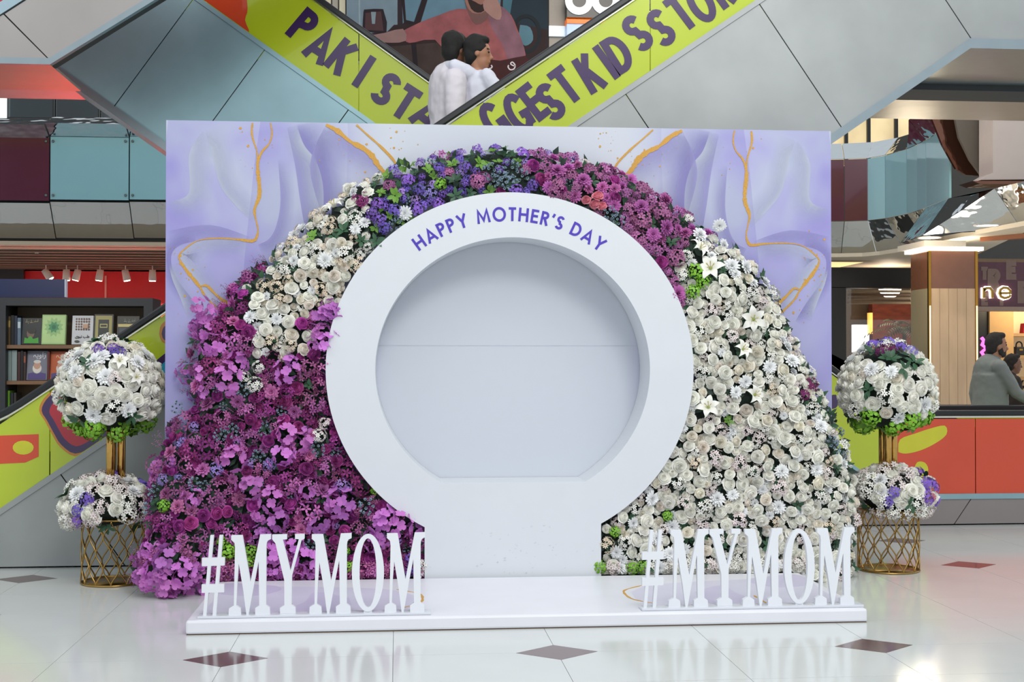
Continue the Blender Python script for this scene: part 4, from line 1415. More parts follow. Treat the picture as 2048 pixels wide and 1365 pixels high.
# lettering on the balustrades
TH1 = math.atan((UPK[2][1] - UPK[1][1]) / (UPK[2][0] - UPK[1][0]))
TH2 = math.atan((DNK[2][1] - DNK[1][1]) / (DNK[2][0] - DNK[1][0]))
def sloped(ch, px, py, Y, th, size, wscale, tilt, parent, wt=.27):
    x, z = xz(px, py, Y)
    w = glyph_w(ch) * wscale
    a = th + R(tilt)
    def fr_(s, t_):
        u, v = s * wscale - w * size / 2, t_ - size / 2
        return (x + u * math.cos(a) - v * math.sin(a), z + u * math.sin(a) + v * math.cos(a))
    letter(ch, size, wt, fr_, Y, Y + .008).build('letter', m_pur_p, parent)
for ch, px, py, ti, ws in [('B', 868, 314, 0, .8), ('I', 902, 292, 3, .8), ('G', 944, 268, -2, .7), ('G', 990, 243, 3, .7), ('G', 1036, 226, -3, .68), ('E', 1068, 203, 4, .8), ('S', 1101, 203, -2, .95), ('T', 1131, 170, 3, .95), ('K', 1180, 146, -3, .78), ('I', 1213, 124, 2, .9), ('D', 1237, 107, -2, .75), ('S', 1275, 66, 4, .95), ('S', 1322, 55, -3, .95), ('T', 1362, 24, 3, .95), ('O', 1402, 6, -2, .62), ('R', 1440, -22, 2, .8), ('E', 1480, -48, 0, .8)]:
    if ch == 'G' and px == 944: continue
    sloped(ch, px, py, 9.1515, TH1, .285, ws * .92, ti, esc_up, .19)
for ch, px, py, ti, ws in [('P', 607, 52, -4, .95), ('A', 642, 90, 3, .8), ('K', 684, 114, -3, .85), ('I', 728, 143, 3, 1.0), ('S', 772, 178, -2, .95), ('T', 812, 205, 3, 1.0), ('A', 856, 226, -2, .8), ('N', 905, 262, 0, .8)]:
    sloped(ch, px, py, 10.8015, TH2, .30, ws, ti, esc_dn, .21)
def print_on(parent, pts, Y, mt, d, name='printed_shape', smooth=3, f=None):
    q = [Vector(xz(a, b, Y)) for a, b in pts]
    if smooth:
        q = sweep(q + [q[0]], smooth)[:-1]
    q = [(p.x, p.y) for p in q]
    if f:
        for g in f:
            q = clip_poly(q, g)
    if len(q) > 2:
        MB().prism(q, Y + .0055 - d, Y + .0065).build(name, mt, parent)
g1 = [lambda q: q[1] - zl1(q[0]) - .02, lambda q: zr1(q[0]) - .06 - q[1]]
g2 = [lambda q: q[1] - zl2(q[0]) - .02, lambda q: zr2(q[0]) - .06 - q[1]]
heart = [(118, 775), (92, 800), (83, 822), (94, 842), (108, 868), (122, 890), (150, 908), (185, 893), (215, 870), (215, 800), (170, 770)]
cxh, cyh = 160, 835
def grow(pts, k): return [(cxh + (a - cxh) * k, cyh + (b - cyh) * k) for a, b in pts]
print_on(esc_up, grow(heart, 1.07), 9.15, m_oran2, .001, f=g1)
print_on(esc_up, heart, 9.15, m_pur_p, .0017, f=g1)
print_on(esc_up, grow(heart, .80), 9.15, m_red_p, .0024, f=g1)
print_on(esc_up, [(-30, 873), (77, 869), (77, 914), (50, 926), (-30, 930)], 9.15, m_orange_p, .001, smooth=0, f=g1)
print_on(esc_up, arc(46, 896, 21, 14, 0, 345, 16), 9.15, m_yel_p, .002, smooth=0, f=g1)
print_on(esc_up, [(318, 668), (322, 650), (340, 640), (360, 660), (350, 690), (325, 685)], 9.15, m_oran2, .001, f=g1)
print_on(esc_up, [(323, 668), (327, 655), (340, 648), (355, 662), (345, 682), (328, 680)], 9.15, m_pur_p, .002, f=g1)
print_on(esc_up, [(300, 735), (320, 715), (345, 705), (365, 760), (350, 820), (318, 790)], 9.15, m_pur_p, .001, f=g1)
print_on(esc_up, [(318, 735), (335, 722), (352, 740), (342, 765), (322, 762)], 9.15, m_cyan_p, .002, f=g1)
# far escalator: red print high up, yellow blobs and the orange newel end
print_on(esc_dn, [(360, -40), (400, -60), (480, -30), (495, 15), (490, 40), (498, 65), (470, 60), (430, 20)], 10.8, m_orange_p, .001, f=g2)
print_on(esc_dn, [(1797, 905), (1800, 880), (1830, 868), (1860, 858), (1890, 852), (1893, 870), (1870, 888), (1840, 902), (1812, 908)], 10.8, m_yel_p, .002, f=g2)
print_on(esc_dn, [(1828, 940), (1835, 925), (1850, 926), (1857, 940), (1850, 955), (1835, 960)], 10.8, m_yel_p, .002, f=g2)
print_on(esc_dn, [(1655, 795), (1672, 790), (1676, 810), (1668, 818), (1655, 815)], 10.8, m_pur_p, .002, f=g2)

# escalator to the next floor, seen only at its foot, high on the left
m_soff = mat('polished_soffit', 'b39a8b', rough=.3, metal=.6, var=.06, scale=1.5, bump=.25, bscale=1.5, bdist=.05)
m_steel_w = mat('warm_steel', 'b0a9a4', rough=.3, metal=.85, var=.06, scale=2)
ot = thing('upper_escalator', 'steel clad foot of an upper escalator high in the left corner', 'escalator', (-2.4, 9.6, 3.55))
def zlo(x): return max(3.53, 3.55 + .66 * (x + 2.43))
def zup(x): return 3.865 + .69 * (x + 2.77)
jo = [(-2.745, 3.87), (-2.43, 3.555)]
MB().prism([(-4.5, 3.55), (-2.437, 3.555), (-2.752, 3.872), (-2.83, zup(-2.83)), (-4.5, zup(-2.83))], 9.15, 9.17).build('cladding_panel', m_steel_w, ot)
MB().prism([(-2.428, 3.556), (-1.0, zlo(-1.0)), (-1.0, zup(-1.0)), (-2.742, 3.876)], 9.15, 9.17).build('cladding_panel', m_steel_w, ot)
MB().prism([(-.99, zlo(-.99)), (1.2, zlo(1.2)), (1.2, zup(1.2)), (-.99, zup(-.99))], 9.15, 9.17).build('cladding_panel', m_steel_w, ot)
MB().prism([(-4.5, 3.525), (-2.43, 3.525), (1.2, zlo(1.2) - .03), (1.2, zlo(1.2) + .012), (-2.437, 3.57), (-4.5, 3.57)], 9.14, 9.19).build('edge_trim', m_steel2, ot)
MB().prism([(-4.5, zup(-2.83) + .001), (-2.83, zup(-2.83) + .001), (1.2, zup(1.2) + .001), (1.2, zup(1.2) + .075), (-2.85, zup(-2.85) + .09), (-4.5, zup(-2.85) + .09)], 9.135, 9.2).build('ledge', mat('blue_steel_ledge', 'a3b7c0', rough=.3, metal=.7), ot)
MB().prism([(-4.5, zup(-2.85) + .091), (-2.85, zup(-2.85) + .091), (-1.5, zup(-1.5) + .076), (-1.5, 5.4), (-4.5, 5.4)], 9.155, 9.17).build('balustrade_panel', m_red_p, ot)
MB().prism([(-2.445, 3.545), (1.2, zlo(1.2) + .02), (1.2, zup(1.2)), (-2.83, zup(-2.83)), (-2.9, zup(-2.83))], 9.172, 9.36).build('truss', m_core, ot)
MB().box(-4.5, -2.45, 9.192, 10.1, 3.54, 3.56).build('landing_soffit', m_soff, ot)

# landing soffit high on the right
ls = holder('ceiling_landing', (5.5, 10.6, 3.8), 'polished underside of the upper landing')
MB().box(4.30, 8.5, 9.17, 10.37, 3.80, 3.826).build('soffit_panel', m_soff, ls)
MB().box(4.30, 8.5, 10.372, 10.80, 3.74, 3.80).build('dark_beam', m_core, ls)
MB().box(4.10, 8.5, 10.802, 11.95, 3.80, 3.826).build('soffit_panel', mat('polished_soffit_grey', 'a9a196', rough=.35, metal=.4, var=.08, scale=1.5, bump=.3, bscale=1.2, bdist=.05), ls)
MB().box(4.10, 8.5, 9.17, 12.0, 3.83, 4.3).build('slab', m_core, ls)

# ---------------------------------------------------------------- mezzanine on the left
m_mir = mat('mirror_panel', 'c9cccb', rough=.03, metal=1, var=.02, scale=1.0, bump=.35, bscale=1.1, bdist=.06)
m_mir2 = mat('mirror_crinkled', 'cfd3d6', rough=.05, metal=1, var=.02, bump=.5, bscale=1.3, bdist=.09, stretch=(1, 1, 2))
m_blue_g = mat('pale_blue_glass', '8fbcc6', rough=.12, var=.03, scale=1.5, coat=.6)
m_maroon_g = mat('maroon_glass', '5b2236', rough=.15, var=.08, scale=2, coat=.6)
m_ceil = mat('ceiling_paint', 'd5cbbd', rough=.7, var=.03)
m_dark = mat('dark_shopfront', '1d1a18', rough=.35, var=.1)
m_black = mat('black_panel', '0e0f12', rough=.3)
m_stud = mat('steel_stud', '6f787a', rough=.3, metal=1)
def pbox(x0, y0, x1, y1, Y, th, name, mt, parent=None, bevel=0.0):
    a, b = at(x0, y1, Y), at(x1, y0, Y)
    xa, za = a.x, min(at(x0, y1, Y).z, at(x1, y1, Y).z)
    return MB().box(xa, b.x, Y, Y + th, za, b.z).build(name, mt, parent, bevel=bevel)
ml = holder('wall_left', (-5, 17.8, 3.5), 'mezzanine edge of mirror and coloured glass panels')
YM = 17.8
for (a, b, mt) in ((-160, 98.5, m_maroon_g), (100.5, 257.5, m_blue_g), (259.5, 430, m_blue_g), (432, 640, m_blue_g)):
    o = pbox(a, 276, b, 399, YM, .03, 'glass_panel', mt, ml)
    for px in (a + 6, b - 6):
        for py in (283, 391):
            p = at(px, py, YM)
            s_ = MB().lathe([(0, 0), (.018, 0), (.018, .02), (0, .02)], (0, 0, 0), 8)
            s_.v = [(x + p.x, p.y - z, y + p.z) for x, y, z in s_.v]
            s_.build('stud', m_stud, o)
    tp, bt = at(a, 404, YM), at(b, 473, YM)
    MB().add([(tp.x, YM, tp.z), (bt.x, YM, tp.z), (bt.x, YM + .32, bt.z), (tp.x, YM + .32, bt.z), (tp.x, YM + .03, tp.z), (bt.x, YM + .03, tp.z), (bt.x, YM + .35, bt.z), (tp.x, YM + .35, bt.z)], [(0, 3, 2, 1), (4, 5, 6, 7), (0, 1, 5, 4), (2, 3, 7, 6), (0, 4, 7, 3), (1, 2, 6, 5)]).build('mirror_panel', m_mir, ml)
    q0, q1 = at(a, 274, YM), at(b, 274, YM)
    z0, z1 = q0.z, at(a, 231, YM).z
    MB().add([(q0.x, YM + .02, z0), (q1.x, YM + .02, z0), (q1.x, YM - .25, z0 + .5 * (z1 - z0)), (q0.x, YM - .25, z0 + .5 * (z1 - z0)), (q1.x, YM + .1, z1), (q0.x, YM + .1, z1)], [(0, 1, 2, 3), (3, 2, 4, 5)]).build('mirror_cap', m_mir2, ml)
zt = at(0, 476, YM).z
MB().box(-9, 0, YM + .4, YM + .8, zt, at(0, 231, YM).z).build('slab', m_core, ml)
MB().box(-9, 0, YM + .30, YM + .36, zt - .09, zt - .012).build('soffit_lip', mat('tan_trim', 'b59b7c', rough=.4, var=.05), ml)
w1 = structure(pbox(-120, 150, 330, 232, 19.2, .05, 'window_1', mat('dark_teal_glass', '14282f', rough=.08, var=.25, scale=1.2, coat=.5)), 'dark upper shop window on the left')
pbox(-40, 186, 12, 240, 19.1, .05, 'lit_frame', mat('lit_white_frame', 'eef6f4', rough=.4, emit=1.2), w1)
for px in (105, 196):
    pbox(px, 186, px + 3, 240, 19.12, .05, 'mullion', m_black, w1)
cz = zt - .09
ceil_l = structure(MB().box(-9, 0, YM + .06, 23.2, cz, cz + .05).build('ceiling_left', mat('ceiling_left_paint', 'b9a792', rough=.6, var=.03)), 'low tan shop ceiling on the left')
for i in range(9):
    MB().box(-9, 0, 18.6 + i * .5, 18.66 + i * .5, cz - .03, cz - .001).build('ceiling_slat', mat('slat_dark', '5e4a3d', rough=.6), ceil_l)
wb = structure(MB().box(-9.5, .5, 22.6, 22.7, 0, cz).build('wall_back_left', mat('red_wall', 'c3131b', rough=.45, var=.12, scale=.6)), 'bright red back wall of the shop on the left')
pbox(209, 552, 213, 620, 22.58, .02, 'panel_joint', mat('pale_joint', 'd98a80', rough=.5), wb)
pbox(-60, 526, 47, 560, 22.4, .1, 'dark_panel', m_dark, wb)
m_spot = mat('spot_housing', 'c9c4bd', rough=.4)
m_glow = mat('lamp_glow', 'fff0d8', rough=.5, emit=9)
for i, (px, py, tl) in enumerate([(92, 545, 35), (133, 543, 0), (155, 545, -15), (200, 545, -8), (251, 546, 12), (305, 545, 0)]):
    p = at(px, py - 6, 21.6)
    lab = ['leftmost ceiling spotlight, tilted far to the right, before the red wall', 'second ceiling spotlight from the left before the red wall', 'third ceiling spotlight from the left before the red wall', 'fourth ceiling spotlight from the left, beside the pale wall joint', 'fifth ceiling spotlight from the left before the red wall', 'rightmost ceiling spotlight before the red wall, next to the backdrop'][i]
    t = thing('ceiling_spotlight', lab, 'spotlight', (p.x, 21.6, cz), 'spotlights before the red wall')
    m = MB().lathe([(0, .05), (.055, .05), (.065, -.13), (0, -.13)], (0, 0, 0), 14)
    rt = Matrix.Rotation(R(-tl), 3, 'Y')
    m.v = [tuple(rt @ Vector(v) + Vector((p.x, 21.6, cz - .12))) for v in m.v]
    m.build('housing', m_spot, t)
    m = MB().lathe([(0, -.131), (.052, -.131), (.052, -.14), (0, -.14)], (0, 0, 0), 14)
    m.v = [tuple(rt @ Vector(v) + Vector((p.x, 21.6, cz - .12))) for v in m.v]
    m.build('lens', m_glow, t)
    MB().box(p.x - .008, p.x + .008, 21.592, 21.608, cz - .08, cz).build('stem', m_spot, t)
    l = bpy.data.lights.new('spot_light', 'SPOT'); l.energy = 190; l.spot_size = R(90); l.color = (1, .86, .7); l.shadow_soft_size = .05
    lo_ = bpy.data.objects.new('spot_light', l); col.objects.link(lo_)
    lo_.location = (p.x, 21.55, cz - .3); lo_.rotation_euler = (R(30), 0, 0)
    put(lo_, t)
def downlight(label, px, py, z, r=.1, col_=None):
    p = onz(px, py, z)
    t = thing('downlight', label, 'downlight', (p.x, p.y, z), 'round ceiling downlights')
    MB().lathe([(r, 0), (r, -.012), (r * .86, -.012), (r * .86, 0)], (p.x, p.y, z), 20).build('rim', m_spot, t)
    MB().lathe([(0, -.006), (r * .85, -.006), (r * .85, -.002), (0, -.002)], (p.x, p.y, z), 20).build('lens', mat('downlight_glow', 'fff8ee', rough=.5, emit=6), t)
    l = bpy.data.lights.new('downlight_lamp', 'SPOT'); l.energy = 45; l.spot_size = R(120); l.color = (1, .9, .78); l.shadow_soft_size = .08
    o = bpy.data.objects.new('downlight_lamp', l); col.objects.link(o); o.location = (p.x, p.y, z - .03); put(o, t)
    return t
downlight('round downlight in the low ceiling above the blue sign', 78, 507, cz - .001, .12)
sg = thing('sign_board', 'plain dark blue sign board standing on top of the bookcase', 'sign', at(60, 595, 12.8))
pbox(-60, 559, 129, 594.5, 12.8, .06, 'board', mat('navy_board', '0b1d55', rough=.35, var=.05), sg)
pbox(129.2, 559, 131, 594.5, 12.79, .08, 'edge_trim', mat('pale_edge', 'c7cfe0', rough=.3, emit=.2), sg)

# ---------------------------------------------------------------- bookcase and books
YB = 12.6
m_bc = mat('bookcase_charcoal', '2b2d33', rough=.5, var=.08)
m_bcs = mat('bookcase_back', '74604c', rough=.6, var=.08, scale=3)
m_shelf = mat('shelf_wood', '7a5a40', rough=.45, var=.12, scale=4, stretch=(1, 8, 8))
bx0, bx1 = at(-60, 700, YB).x, at(305, 700, YB).x
bzt = at(150, 596, YB).z
bc = thing('bookcase', 'charcoal framed wooden bookcase with facing books on its shelves', 'bookcase', ((bx0 + bx1) / 2, YB + .2, 0))
ix0, ix1 = at(11, 700, YB).x, at(287, 700, YB).x
izt = at(150, 612, YB).z
MB().box(bx0, bx1, YB, YB + .42, izt, bzt).build('top_rail', m_bc, bc)
MB().box(bx0, ix0, YB, YB + .42, 0, izt).build('side_panel', m_bc, bc)
MB().box(ix1, bx1, YB, YB + .42, 0, izt).build('side_panel', m_bc, bc)
MB().box(ix0, ix1, YB + .38, YB + .42, 0, izt).build('back_panel', m_bcs, bc)
shz = [at(150, py, YB + .05).z for py in (690.5, 762)]
shz.append(2 * shz[1] - shz[0]); shz.append(0.08)
for z in shz:
    MB().box(ix0, ix1, YB + .04, YB + .38, z - .035, z).build('shelf', m_shelf, bc)
m_page = mat('book_pages', 'd9d2c0', rough=.8, var=.05)
BK = {}
def bmat(h):
    return mat('cover_' + h, h, rough=.4, var=.06)
def book_face(label, px0, px1, py, shelf, hexc, tilt=8, art=None, thick=.035):
    a, b = at(px0, 690, YB + .1), at(px1, 690, YB + .1)
    z0 = shz[shelf] + .001
    h = at(px0, py, YB + .1).z - z0
    t = thing('book', label, 'book', ((a.x + b.x) / 2, YB + .12, z0), 'books in the bookcase')
    w = (b.x - a.x)
    rot = Matrix.Translation((a.x, YB + .1, z0 + (thick + .005) * math.sin(R(tilt)))) @ Matrix.Rotation(R(-tilt), 4, 'X')
    def pl(m, nm, mt, parent=t):
        m.v = [tuple(rot @ Vector(v)) for v in m.v]
        return m.build(nm, mt, parent)
    pl(MB().box(0, w, 0, .004, 0, h), 'front_cover', bmat(hexc))
    pl(MB().box(0, w, thick, thick + .004, 0, h), 'back_cover', bmat(hexc))
    pl(MB().box(0, .004, .004, thick, 0, h), 'spine', bmat(hexc))
    pl(MB().box(.004, w - .004, .0041, thick - .0001, .004, h - .004), 'pages', m_page)
    for i, (nm, poly, hc) in enumerate(art or []):
        m = MB()
        for q_ in (poly if isinstance(poly[0][0], tuple) else [poly]):
            m.prism([(u * w, v * h) for u, v in q_], -.0012 - .0003 * i, .0003)
        pl(m, nm, bmat(hc))
    return t
def book_spine(label, px0, px1, py, shelf, hexc, band=None):
    a, b = at(px0, 690, YB + .09), at(px1, 690, YB + .09)
    z0 = shz[shelf] + .001
    h = at(px0, py, YB + .09).z - z0
    x0, x1 = a.x + .001, b.x - .001
    t = thing('book', label, 'book', ((x0 + x1) / 2, YB + .18, z0), 'books in the bookcase')
    y0, y1 = YB + .09, YB + .27
    MB().box(x0, x1, y0, y0 + .004, z0, z0 + h).build('spine', bmat(hexc), t)
    MB().box(x0, x0 + .003, y0 + .004, y1, z0, z0 + h).build('front_cover', bmat(hexc), t)
    MB().box(x1 - .003, x1, y0 + .004, y1, z0, z0 + h).build('back_cover', bmat(hexc), t)
    MB().box(x0 + .0031, x1 - .0031, y0 + .0041, y1 - .005, z0 + .003, z0 + h - .005).build('pages', m_page, t)
    if band:
        MB().box(x0 + .002, x1 - .002, y0 - .001, y0 + .001, z0 + h * .62, z0 + h * .85).build('title_band', bmat(band), t)
def rect(a, b, c, d): return [(a, b), (c, b), (c, d), (a, d)]
def oval(cx_, cy_, rx, ry, n=16): return [(cx_ + rx * math.cos(6.2832 * i / n), cy_ + ry * math.sin(6.2832 * i / n)) for i in range(n)]
def star(cx_, cy_, r1, r2, n): return [(cx_ + (r1 if i % 2 else r2) * math.cos(math.pi * i / n), cy_ + (r1 if i % 2 else r2) * 0.8 * math.sin(math.pi * i / n)) for i in range(2 * n)]
def scrawl(x, y, w, s=1.0):
    """flowing title strokes"""
    out = []
    for dx, dy, dw, dh in ((0, 0, .3, .02), (.08, .03, .03, .09), (.34, -.02, .26, .02), (.42, 0, .03, .1), (.64, .01, .3, .02), (.72, .06, .04, .03), (.9, .01, .03, .12), (.2, -.06, .05, .03)):
        out.append(('title_stroke', [(x + dx * w, y + dy * s), (x + (dx + dw) * w, y + (dy + .012) * s), (x + (dx + dw) * w, y + (dy + dh) * s), (x + dx * w + .01, y + (dy + dh) * s)]))
    return out
def calligraphy(text, u0, v0, wu, aspect):
    """outline polygons of a joined title, fitted to width wu of a cover (aspect = cover width / height)"""
    cu = bpy.data.curves.new('title', 'FONT')
    cu.body = text
    ob = bpy.data.objects.new('title', cu)
    col.objects.link(ob)
    dg = bpy.context.evaluated_depsgraph_get()
    me = bpy.data.meshes.new_from_object(ob.evaluated_get(dg))
    bpy.data.objects.remove(ob)
    vs = [v.co.copy() for v in me.vertices]
    if not vs:
        return []
    x0, x1, y0 = min(v.x for v in vs), max(v.x for v in vs), min(v.y for v in vs)
    k = wu / (x1 - x0)
    return [[(u0 + (vs[i].x - x0) * k, v0 + (vs[i].y - y0) * k * aspect) for i in p.vertices] for p in me.polygons]
def title_(text, u0, v0, wu, hc, aspect=.75):
    ps = calligraphy(text, u0, v0, wu, aspect)
    return [('title', ps, hc)] if ps else sc_(u0, v0 + .05, wu, hc, 1.2)
def sc_(x, y, w, hc, s=1.0): return [(n_, p_, hc) for n_, p_ in scrawl(x, y, w, s)]
book_spine('thick brown gilt book at the left end of the top shelf', 11, 21, 633, 0, '5a4526', 'a58a4a')
book_spine('black spine right of the brown gilt book, top shelf', 21.5, 28, 631, 0, '15171c')
book_spine('navy spine between the black and pale blue ones, top shelf', 28.5, 34, 632, 0, '1c2438')
book_spine('pale blue spine beside the dark portrait book, top shelf', 34.5, 41.5, 636, 0, '5f7488', 'b9c6cf')
book_face('dark book with a portrait and green band, top shelf', 43, 82, 637, 0, '10181c', art=sc_(.15, .84, .7, 'a89a6a') + [('portrait', oval(.45, .42, .2, .2), '6e5748'), ('hair', oval(.5, .52, .22, .13), '15130f'), ('green_band', [(.12, .04), (.88, .04), (.85, .26), (.6, .2), (.45, .32), (.3, .22), (.15, .26)], '3f9a2e')])
book_face('light green book with a dark green rosette, top shelf', 82.5, 130, 630, 0, '9cc07c', art=[('border', rect(.04, .04, .96, .96), 'b0cf8d'), ('rosette', star(.5, .58, .42, .3, 12), '8fb878'), ('rosette', star(.5, .58, .26, .17, 8), '3d8a5c'), ('rosette', oval(.5, .58, .09, .08), '1f6a48')])
grid_art = [('dot', oval(.2 + .12 * i, .88 - .09 * j, .045, .036, 8), '5a3a28') for i in range(6) for j in range(5) if not (i in (3, 4) and j in (2, 3))]
book_face('white book with a grid of brown dots, top shelf', 143, 185, 632, 0, 'c3c6cc', art=grid_art + [('emblem', rect(.52, .56, .76, .7), 'b78f74')] + title_('\uFBFC\uFEEE\uFE92\uFEE7 \uFE90\uFEC3', .16, .2, .68, '2a2a2e') + [('blob', oval(.26, .1, .12, .04), '33382e')])
book_face('black book with an ornate gold border, top shelf', 187, 225, 629, 0, '171d1c', art=[('gold_border', rect(.06, .05, .94, .95), '9c9358'), ('panel', rect(.22, .18, .78, .82), '12201f'), ('panel', rect(.3, .55, .7, .68), 'b3a868'), ('panel', rect(.34, .58, .66, .65), '12201f')])
book_face('dark book with a pale yellow band at the right of the top shelf', 233, 277, 633, 0, '2a2c27', art=[('yellow_band', rect(.04, .62, .96, .72), 'c9b878'), ('figure', rect(.1, .1, .5, .58), '3d4650'), ('figure', rect(.55, .05, .9, .55), 'b08a3c')] + sc_(.3, .8, .55, 'a0a49c'))
book_spine('leftmost pale grey green spine, middle shelf', 12, 23, 701, 1, '7d8f90')
book_spine('second pale grey green spine, middle shelf', 23.5, 34, 701, 1, '879798')
book_spine('dark maroon spine right of the grey green pair, middle shelf', 35, 41, 704, 1, '3f1c1c')
book_spine('black spine between two maroon ones, middle shelf', 41.5, 46.5, 702, 1, '17151a')
book_spine('dark brown spine beside the grey portrait book, middle shelf', 47, 52, 704, 1, '33201a', '8a4a3a')
old = lambda robe: [('beard', oval(.5, .40, .22, .17), 'cfc8c2'), ('face', oval(.5, .5, .17, .13), 'b98f7c'), ('cap', oval(.5, .63, .18, .06), 'c9c4c0'), ('robe', [(.06, .02), (.94, .02), (.94, .22), (.7, .26), (.5, .2), (.3, .26), (.06, .22)], robe)]
book_face('grey book with a bearded portrait in purple robe, middle shelf', 53, 94, 703, 1, '6f7180', art=title_('\uFBA7\uFBFE\uFEED\uFE8D\uFEAF', .3, .72, .6, 'd5d6da') + old('4b3b78'))
book_spine('dark red spine between the two portrait books, middle shelf', 94.5, 99.5, 704, 1, '5a2420')
book_face('orange book with a bearded portrait, middle shelf', 100, 142, 704, 1, 'b0501f', art=title_('\uFBA7\uFBFE\uFEED\uFE8D\uFEAF', .26, .72, .6, 'd9b49a') + old('4b3b78'))
book_spine('bright green spine at the left end of the lowest visible shelf', 11, 20, 782, 2, '6aa42c')
for i, (a, b, c, l) in enumerate([(21, 27, '23262e', 'dark grey spine next to the bright green one, lowest visible shelf'), (28, 33, '2f2a2a', 'dark brown spine, third from the left on the lowest visible shelf')]):
    book_spine(l, a, b, 786, 2, c)
# ---------------------------------------------------------------- upper shopfront seen through the V of the escalators
YU = 16.0
wu = structure(pbox(560, -160, 1500, 300, YU, .2, 'wall_upper', mat('upper_wall', '6d6a66', rough=.6)), 'upper floor shopfront wall')
pbox(630, -120, 662, 300, YU - .06, .06, 'pillar_strip', mat('cream_pillar', 'd5c9ac', rough=.5, var=.04), wu)
pbox(664, -120, 676, 300, YU - .06, .06, 'pillar_strip', mat('taupe_pillar', 'a4998c', rough=.5), wu)
pbox(678, -120, 691, 300, YU - .06, .06, 'pillar_strip', mat('cream_pillar', 'd5c9ac'), wu)
pbox(1098, -120, 1130, 300, YU - .1, .1, 'pillar_strip', mat('stone_pillar', '9a9086', rough=.45, var=.06), wu)
pbox(1130.5, -120, 1133, 300, YU - .12, .1, 'pillar_strip', m_chrome, wu)
pbox(1098, 52, 1130, 72, YU - .14, .03, 'light_patch', mat('pale_patch', 'd8e2e8', rough=.4, emit=.4), wu)  # pale patch on the pillar, its material faintly emissive
YA = YU - .12
ad = thing('advert_poster', 'large dim poster of a man in a pink shirt sitting by a car', 'poster', at(895, 100, YA))
pbox(692, -140, 1097, 300, YA, .1, 'board', mat('poster_ground', '2b1d24', rough=.6, var=.15, scale=3, spec=.2), ad)
def pm(h, v=.1): return mat('poster_' + h, h, rough=.6, var=v, scale=6, spec=.2)
k_ad = [0]
def pp(pts, h, smooth=3, name='printed_area', v=.1):
    k_ad[0] += 1
    q = [Vector(xz(a, b, YA)) for a, b in pts]
    if smooth: q = sweep(q + [q[0]], smooth)[:-1]
    q = clip_poly([(p.x, p.y) for p in q], lambda s: s[0] - at(692, 100, YA).x - .002)
    q = clip_poly(q, lambda s: at(1097, 100, YA).x - .002 - s[0])
    MB().prism(q, YA - .0006 * k_ad[0], YA + .001).build(name, pm(h, v), ad)
pp([(693, -130), (795, -130), (795, 62), (720, 68), (693, 40)], '73838f', 0)
pp([(715, -130), (718, 60), (721, 60), (718, -130)], '8b98a2', 0)
pp([(800, -130), (1010, -130), (1000, 20), (930, 40), (850, 44), (806, 60)], '5d7a8c', 0)
pp([(1000, -130), (1096, -130), (1096, 150), (1040, 110), (1010, 40)], '1b2a35', 0)
pp([(1010, -130), (1045, -130), (1020, 30), (1005, 30)], '3e6472', 0)
pp([(725, 62), (727, 24), (733, 19), (762, 18), (768, 24), (773, 64)], '241820', 2)
pp([(730, 60), (731, 26), (762, 23), (767, 62)], '4b3034', 0)
pp([(742, 24), (752, 24), (750, 48), (744, 48)], '7d8a94', 0)
pp([(790, -130), (808, 45), (796, 60), (838, 55), (858, -10), (850, -20), (828, 44), (812, 40), (800, -130)], '231319', 0)
pp([(788, 50), (1000, 40), (1095, 60), (1095, 300), (720, 300), (730, 110)], '2a1a1c', 0, v=.25)
pp([(760, 95), (880, 85), (900, 165), (850, 180), (790, 150)], '3b2d2a', 0, v=.25)
pp([(822, 85), (832, 85), (838, 160), (828, 150)], '1d1219', 0)
# steering wheel
st = MB(); pts = [xz(1052 + 27 * math.cos(a), 68 + 36 * math.sin(a), YA) for a in [6.2832 * i / 22 for i in range(22)]]
k_ad[0] += 1
st.strip(pts, .045, YA - .0006 * k_ad[0], YA, closed=True); st.build('steering_wheel_print', pm('141d24'), ad)
pp([(1040, 50), (1060, 55), (1066, 80), (1050, 92), (1038, 75)], '4f7382')
# shirt, sleeves, forearm, neck, jaw
pp([(806, 62), (840, 45), (880, 30), (915, 18), (960, 20), (1000, 15), (1022, 30), (1035, 60), (1048, 95), (1050, 120), (1030, 130), (985, 125), (940, 130), (905, 120), (870, 80), (830, 85), (812, 84)], '8e4f52', 2, v=.25)
pp([(975, 30), (1000, 12), (1020, 30), (1032, 60), (1048, 95), (1046, 118), (1020, 128), (1005, 90), (985, 60)], '7a5562', 2, v=.25)
pp([(735, 72), (770, 66), (806, 58), (812, 82), (780, 86), (745, 82)], '8a6a68', 2)
pp([(930, 5), (938, 30), (952, 50), (972, 40), (976, 20)], '6b4a48', 2)
pp([(925, -60), (980, -60), (985, 0), (972, 22), (952, 28), (938, 20), (928, -5)], '8f6358', 2)
pp([(934, -4), (942, 18), (955, 26), (968, 22), (975, 5), (962, 10), (950, 4)], '2a1a1a', 2)
pp([(968, 20), (966, 5), (980, -8), (995, 0), (1003, 22), (1000, 40), (985, 36)], '9a746c', 2)
pp([(926, 110), (1000, 122), (1050, 112), (1062, 140), (1040, 175), (960, 190), (930, 160)], '3a1519', 2, v=.2)
# pale letters on the poster
k_ad[0] += 1
for pts_ in ([(1030, 133), (1024, 131), (1021, 128), (1024, 125), (1028, 128), (1030, 133), (1027, 139), (1020, 140), (1016, 135), (1017, 131)], [(982, 131), (984, 134), (982, 137), (978, 138)]):
    MB().strip([tuple(p) for p in sweep([xz(a, b, YA) for a, b in pts_], 3)], .016, YA - .02, YA).build('printed_letter', pm('c9c0c6', .02), ad)
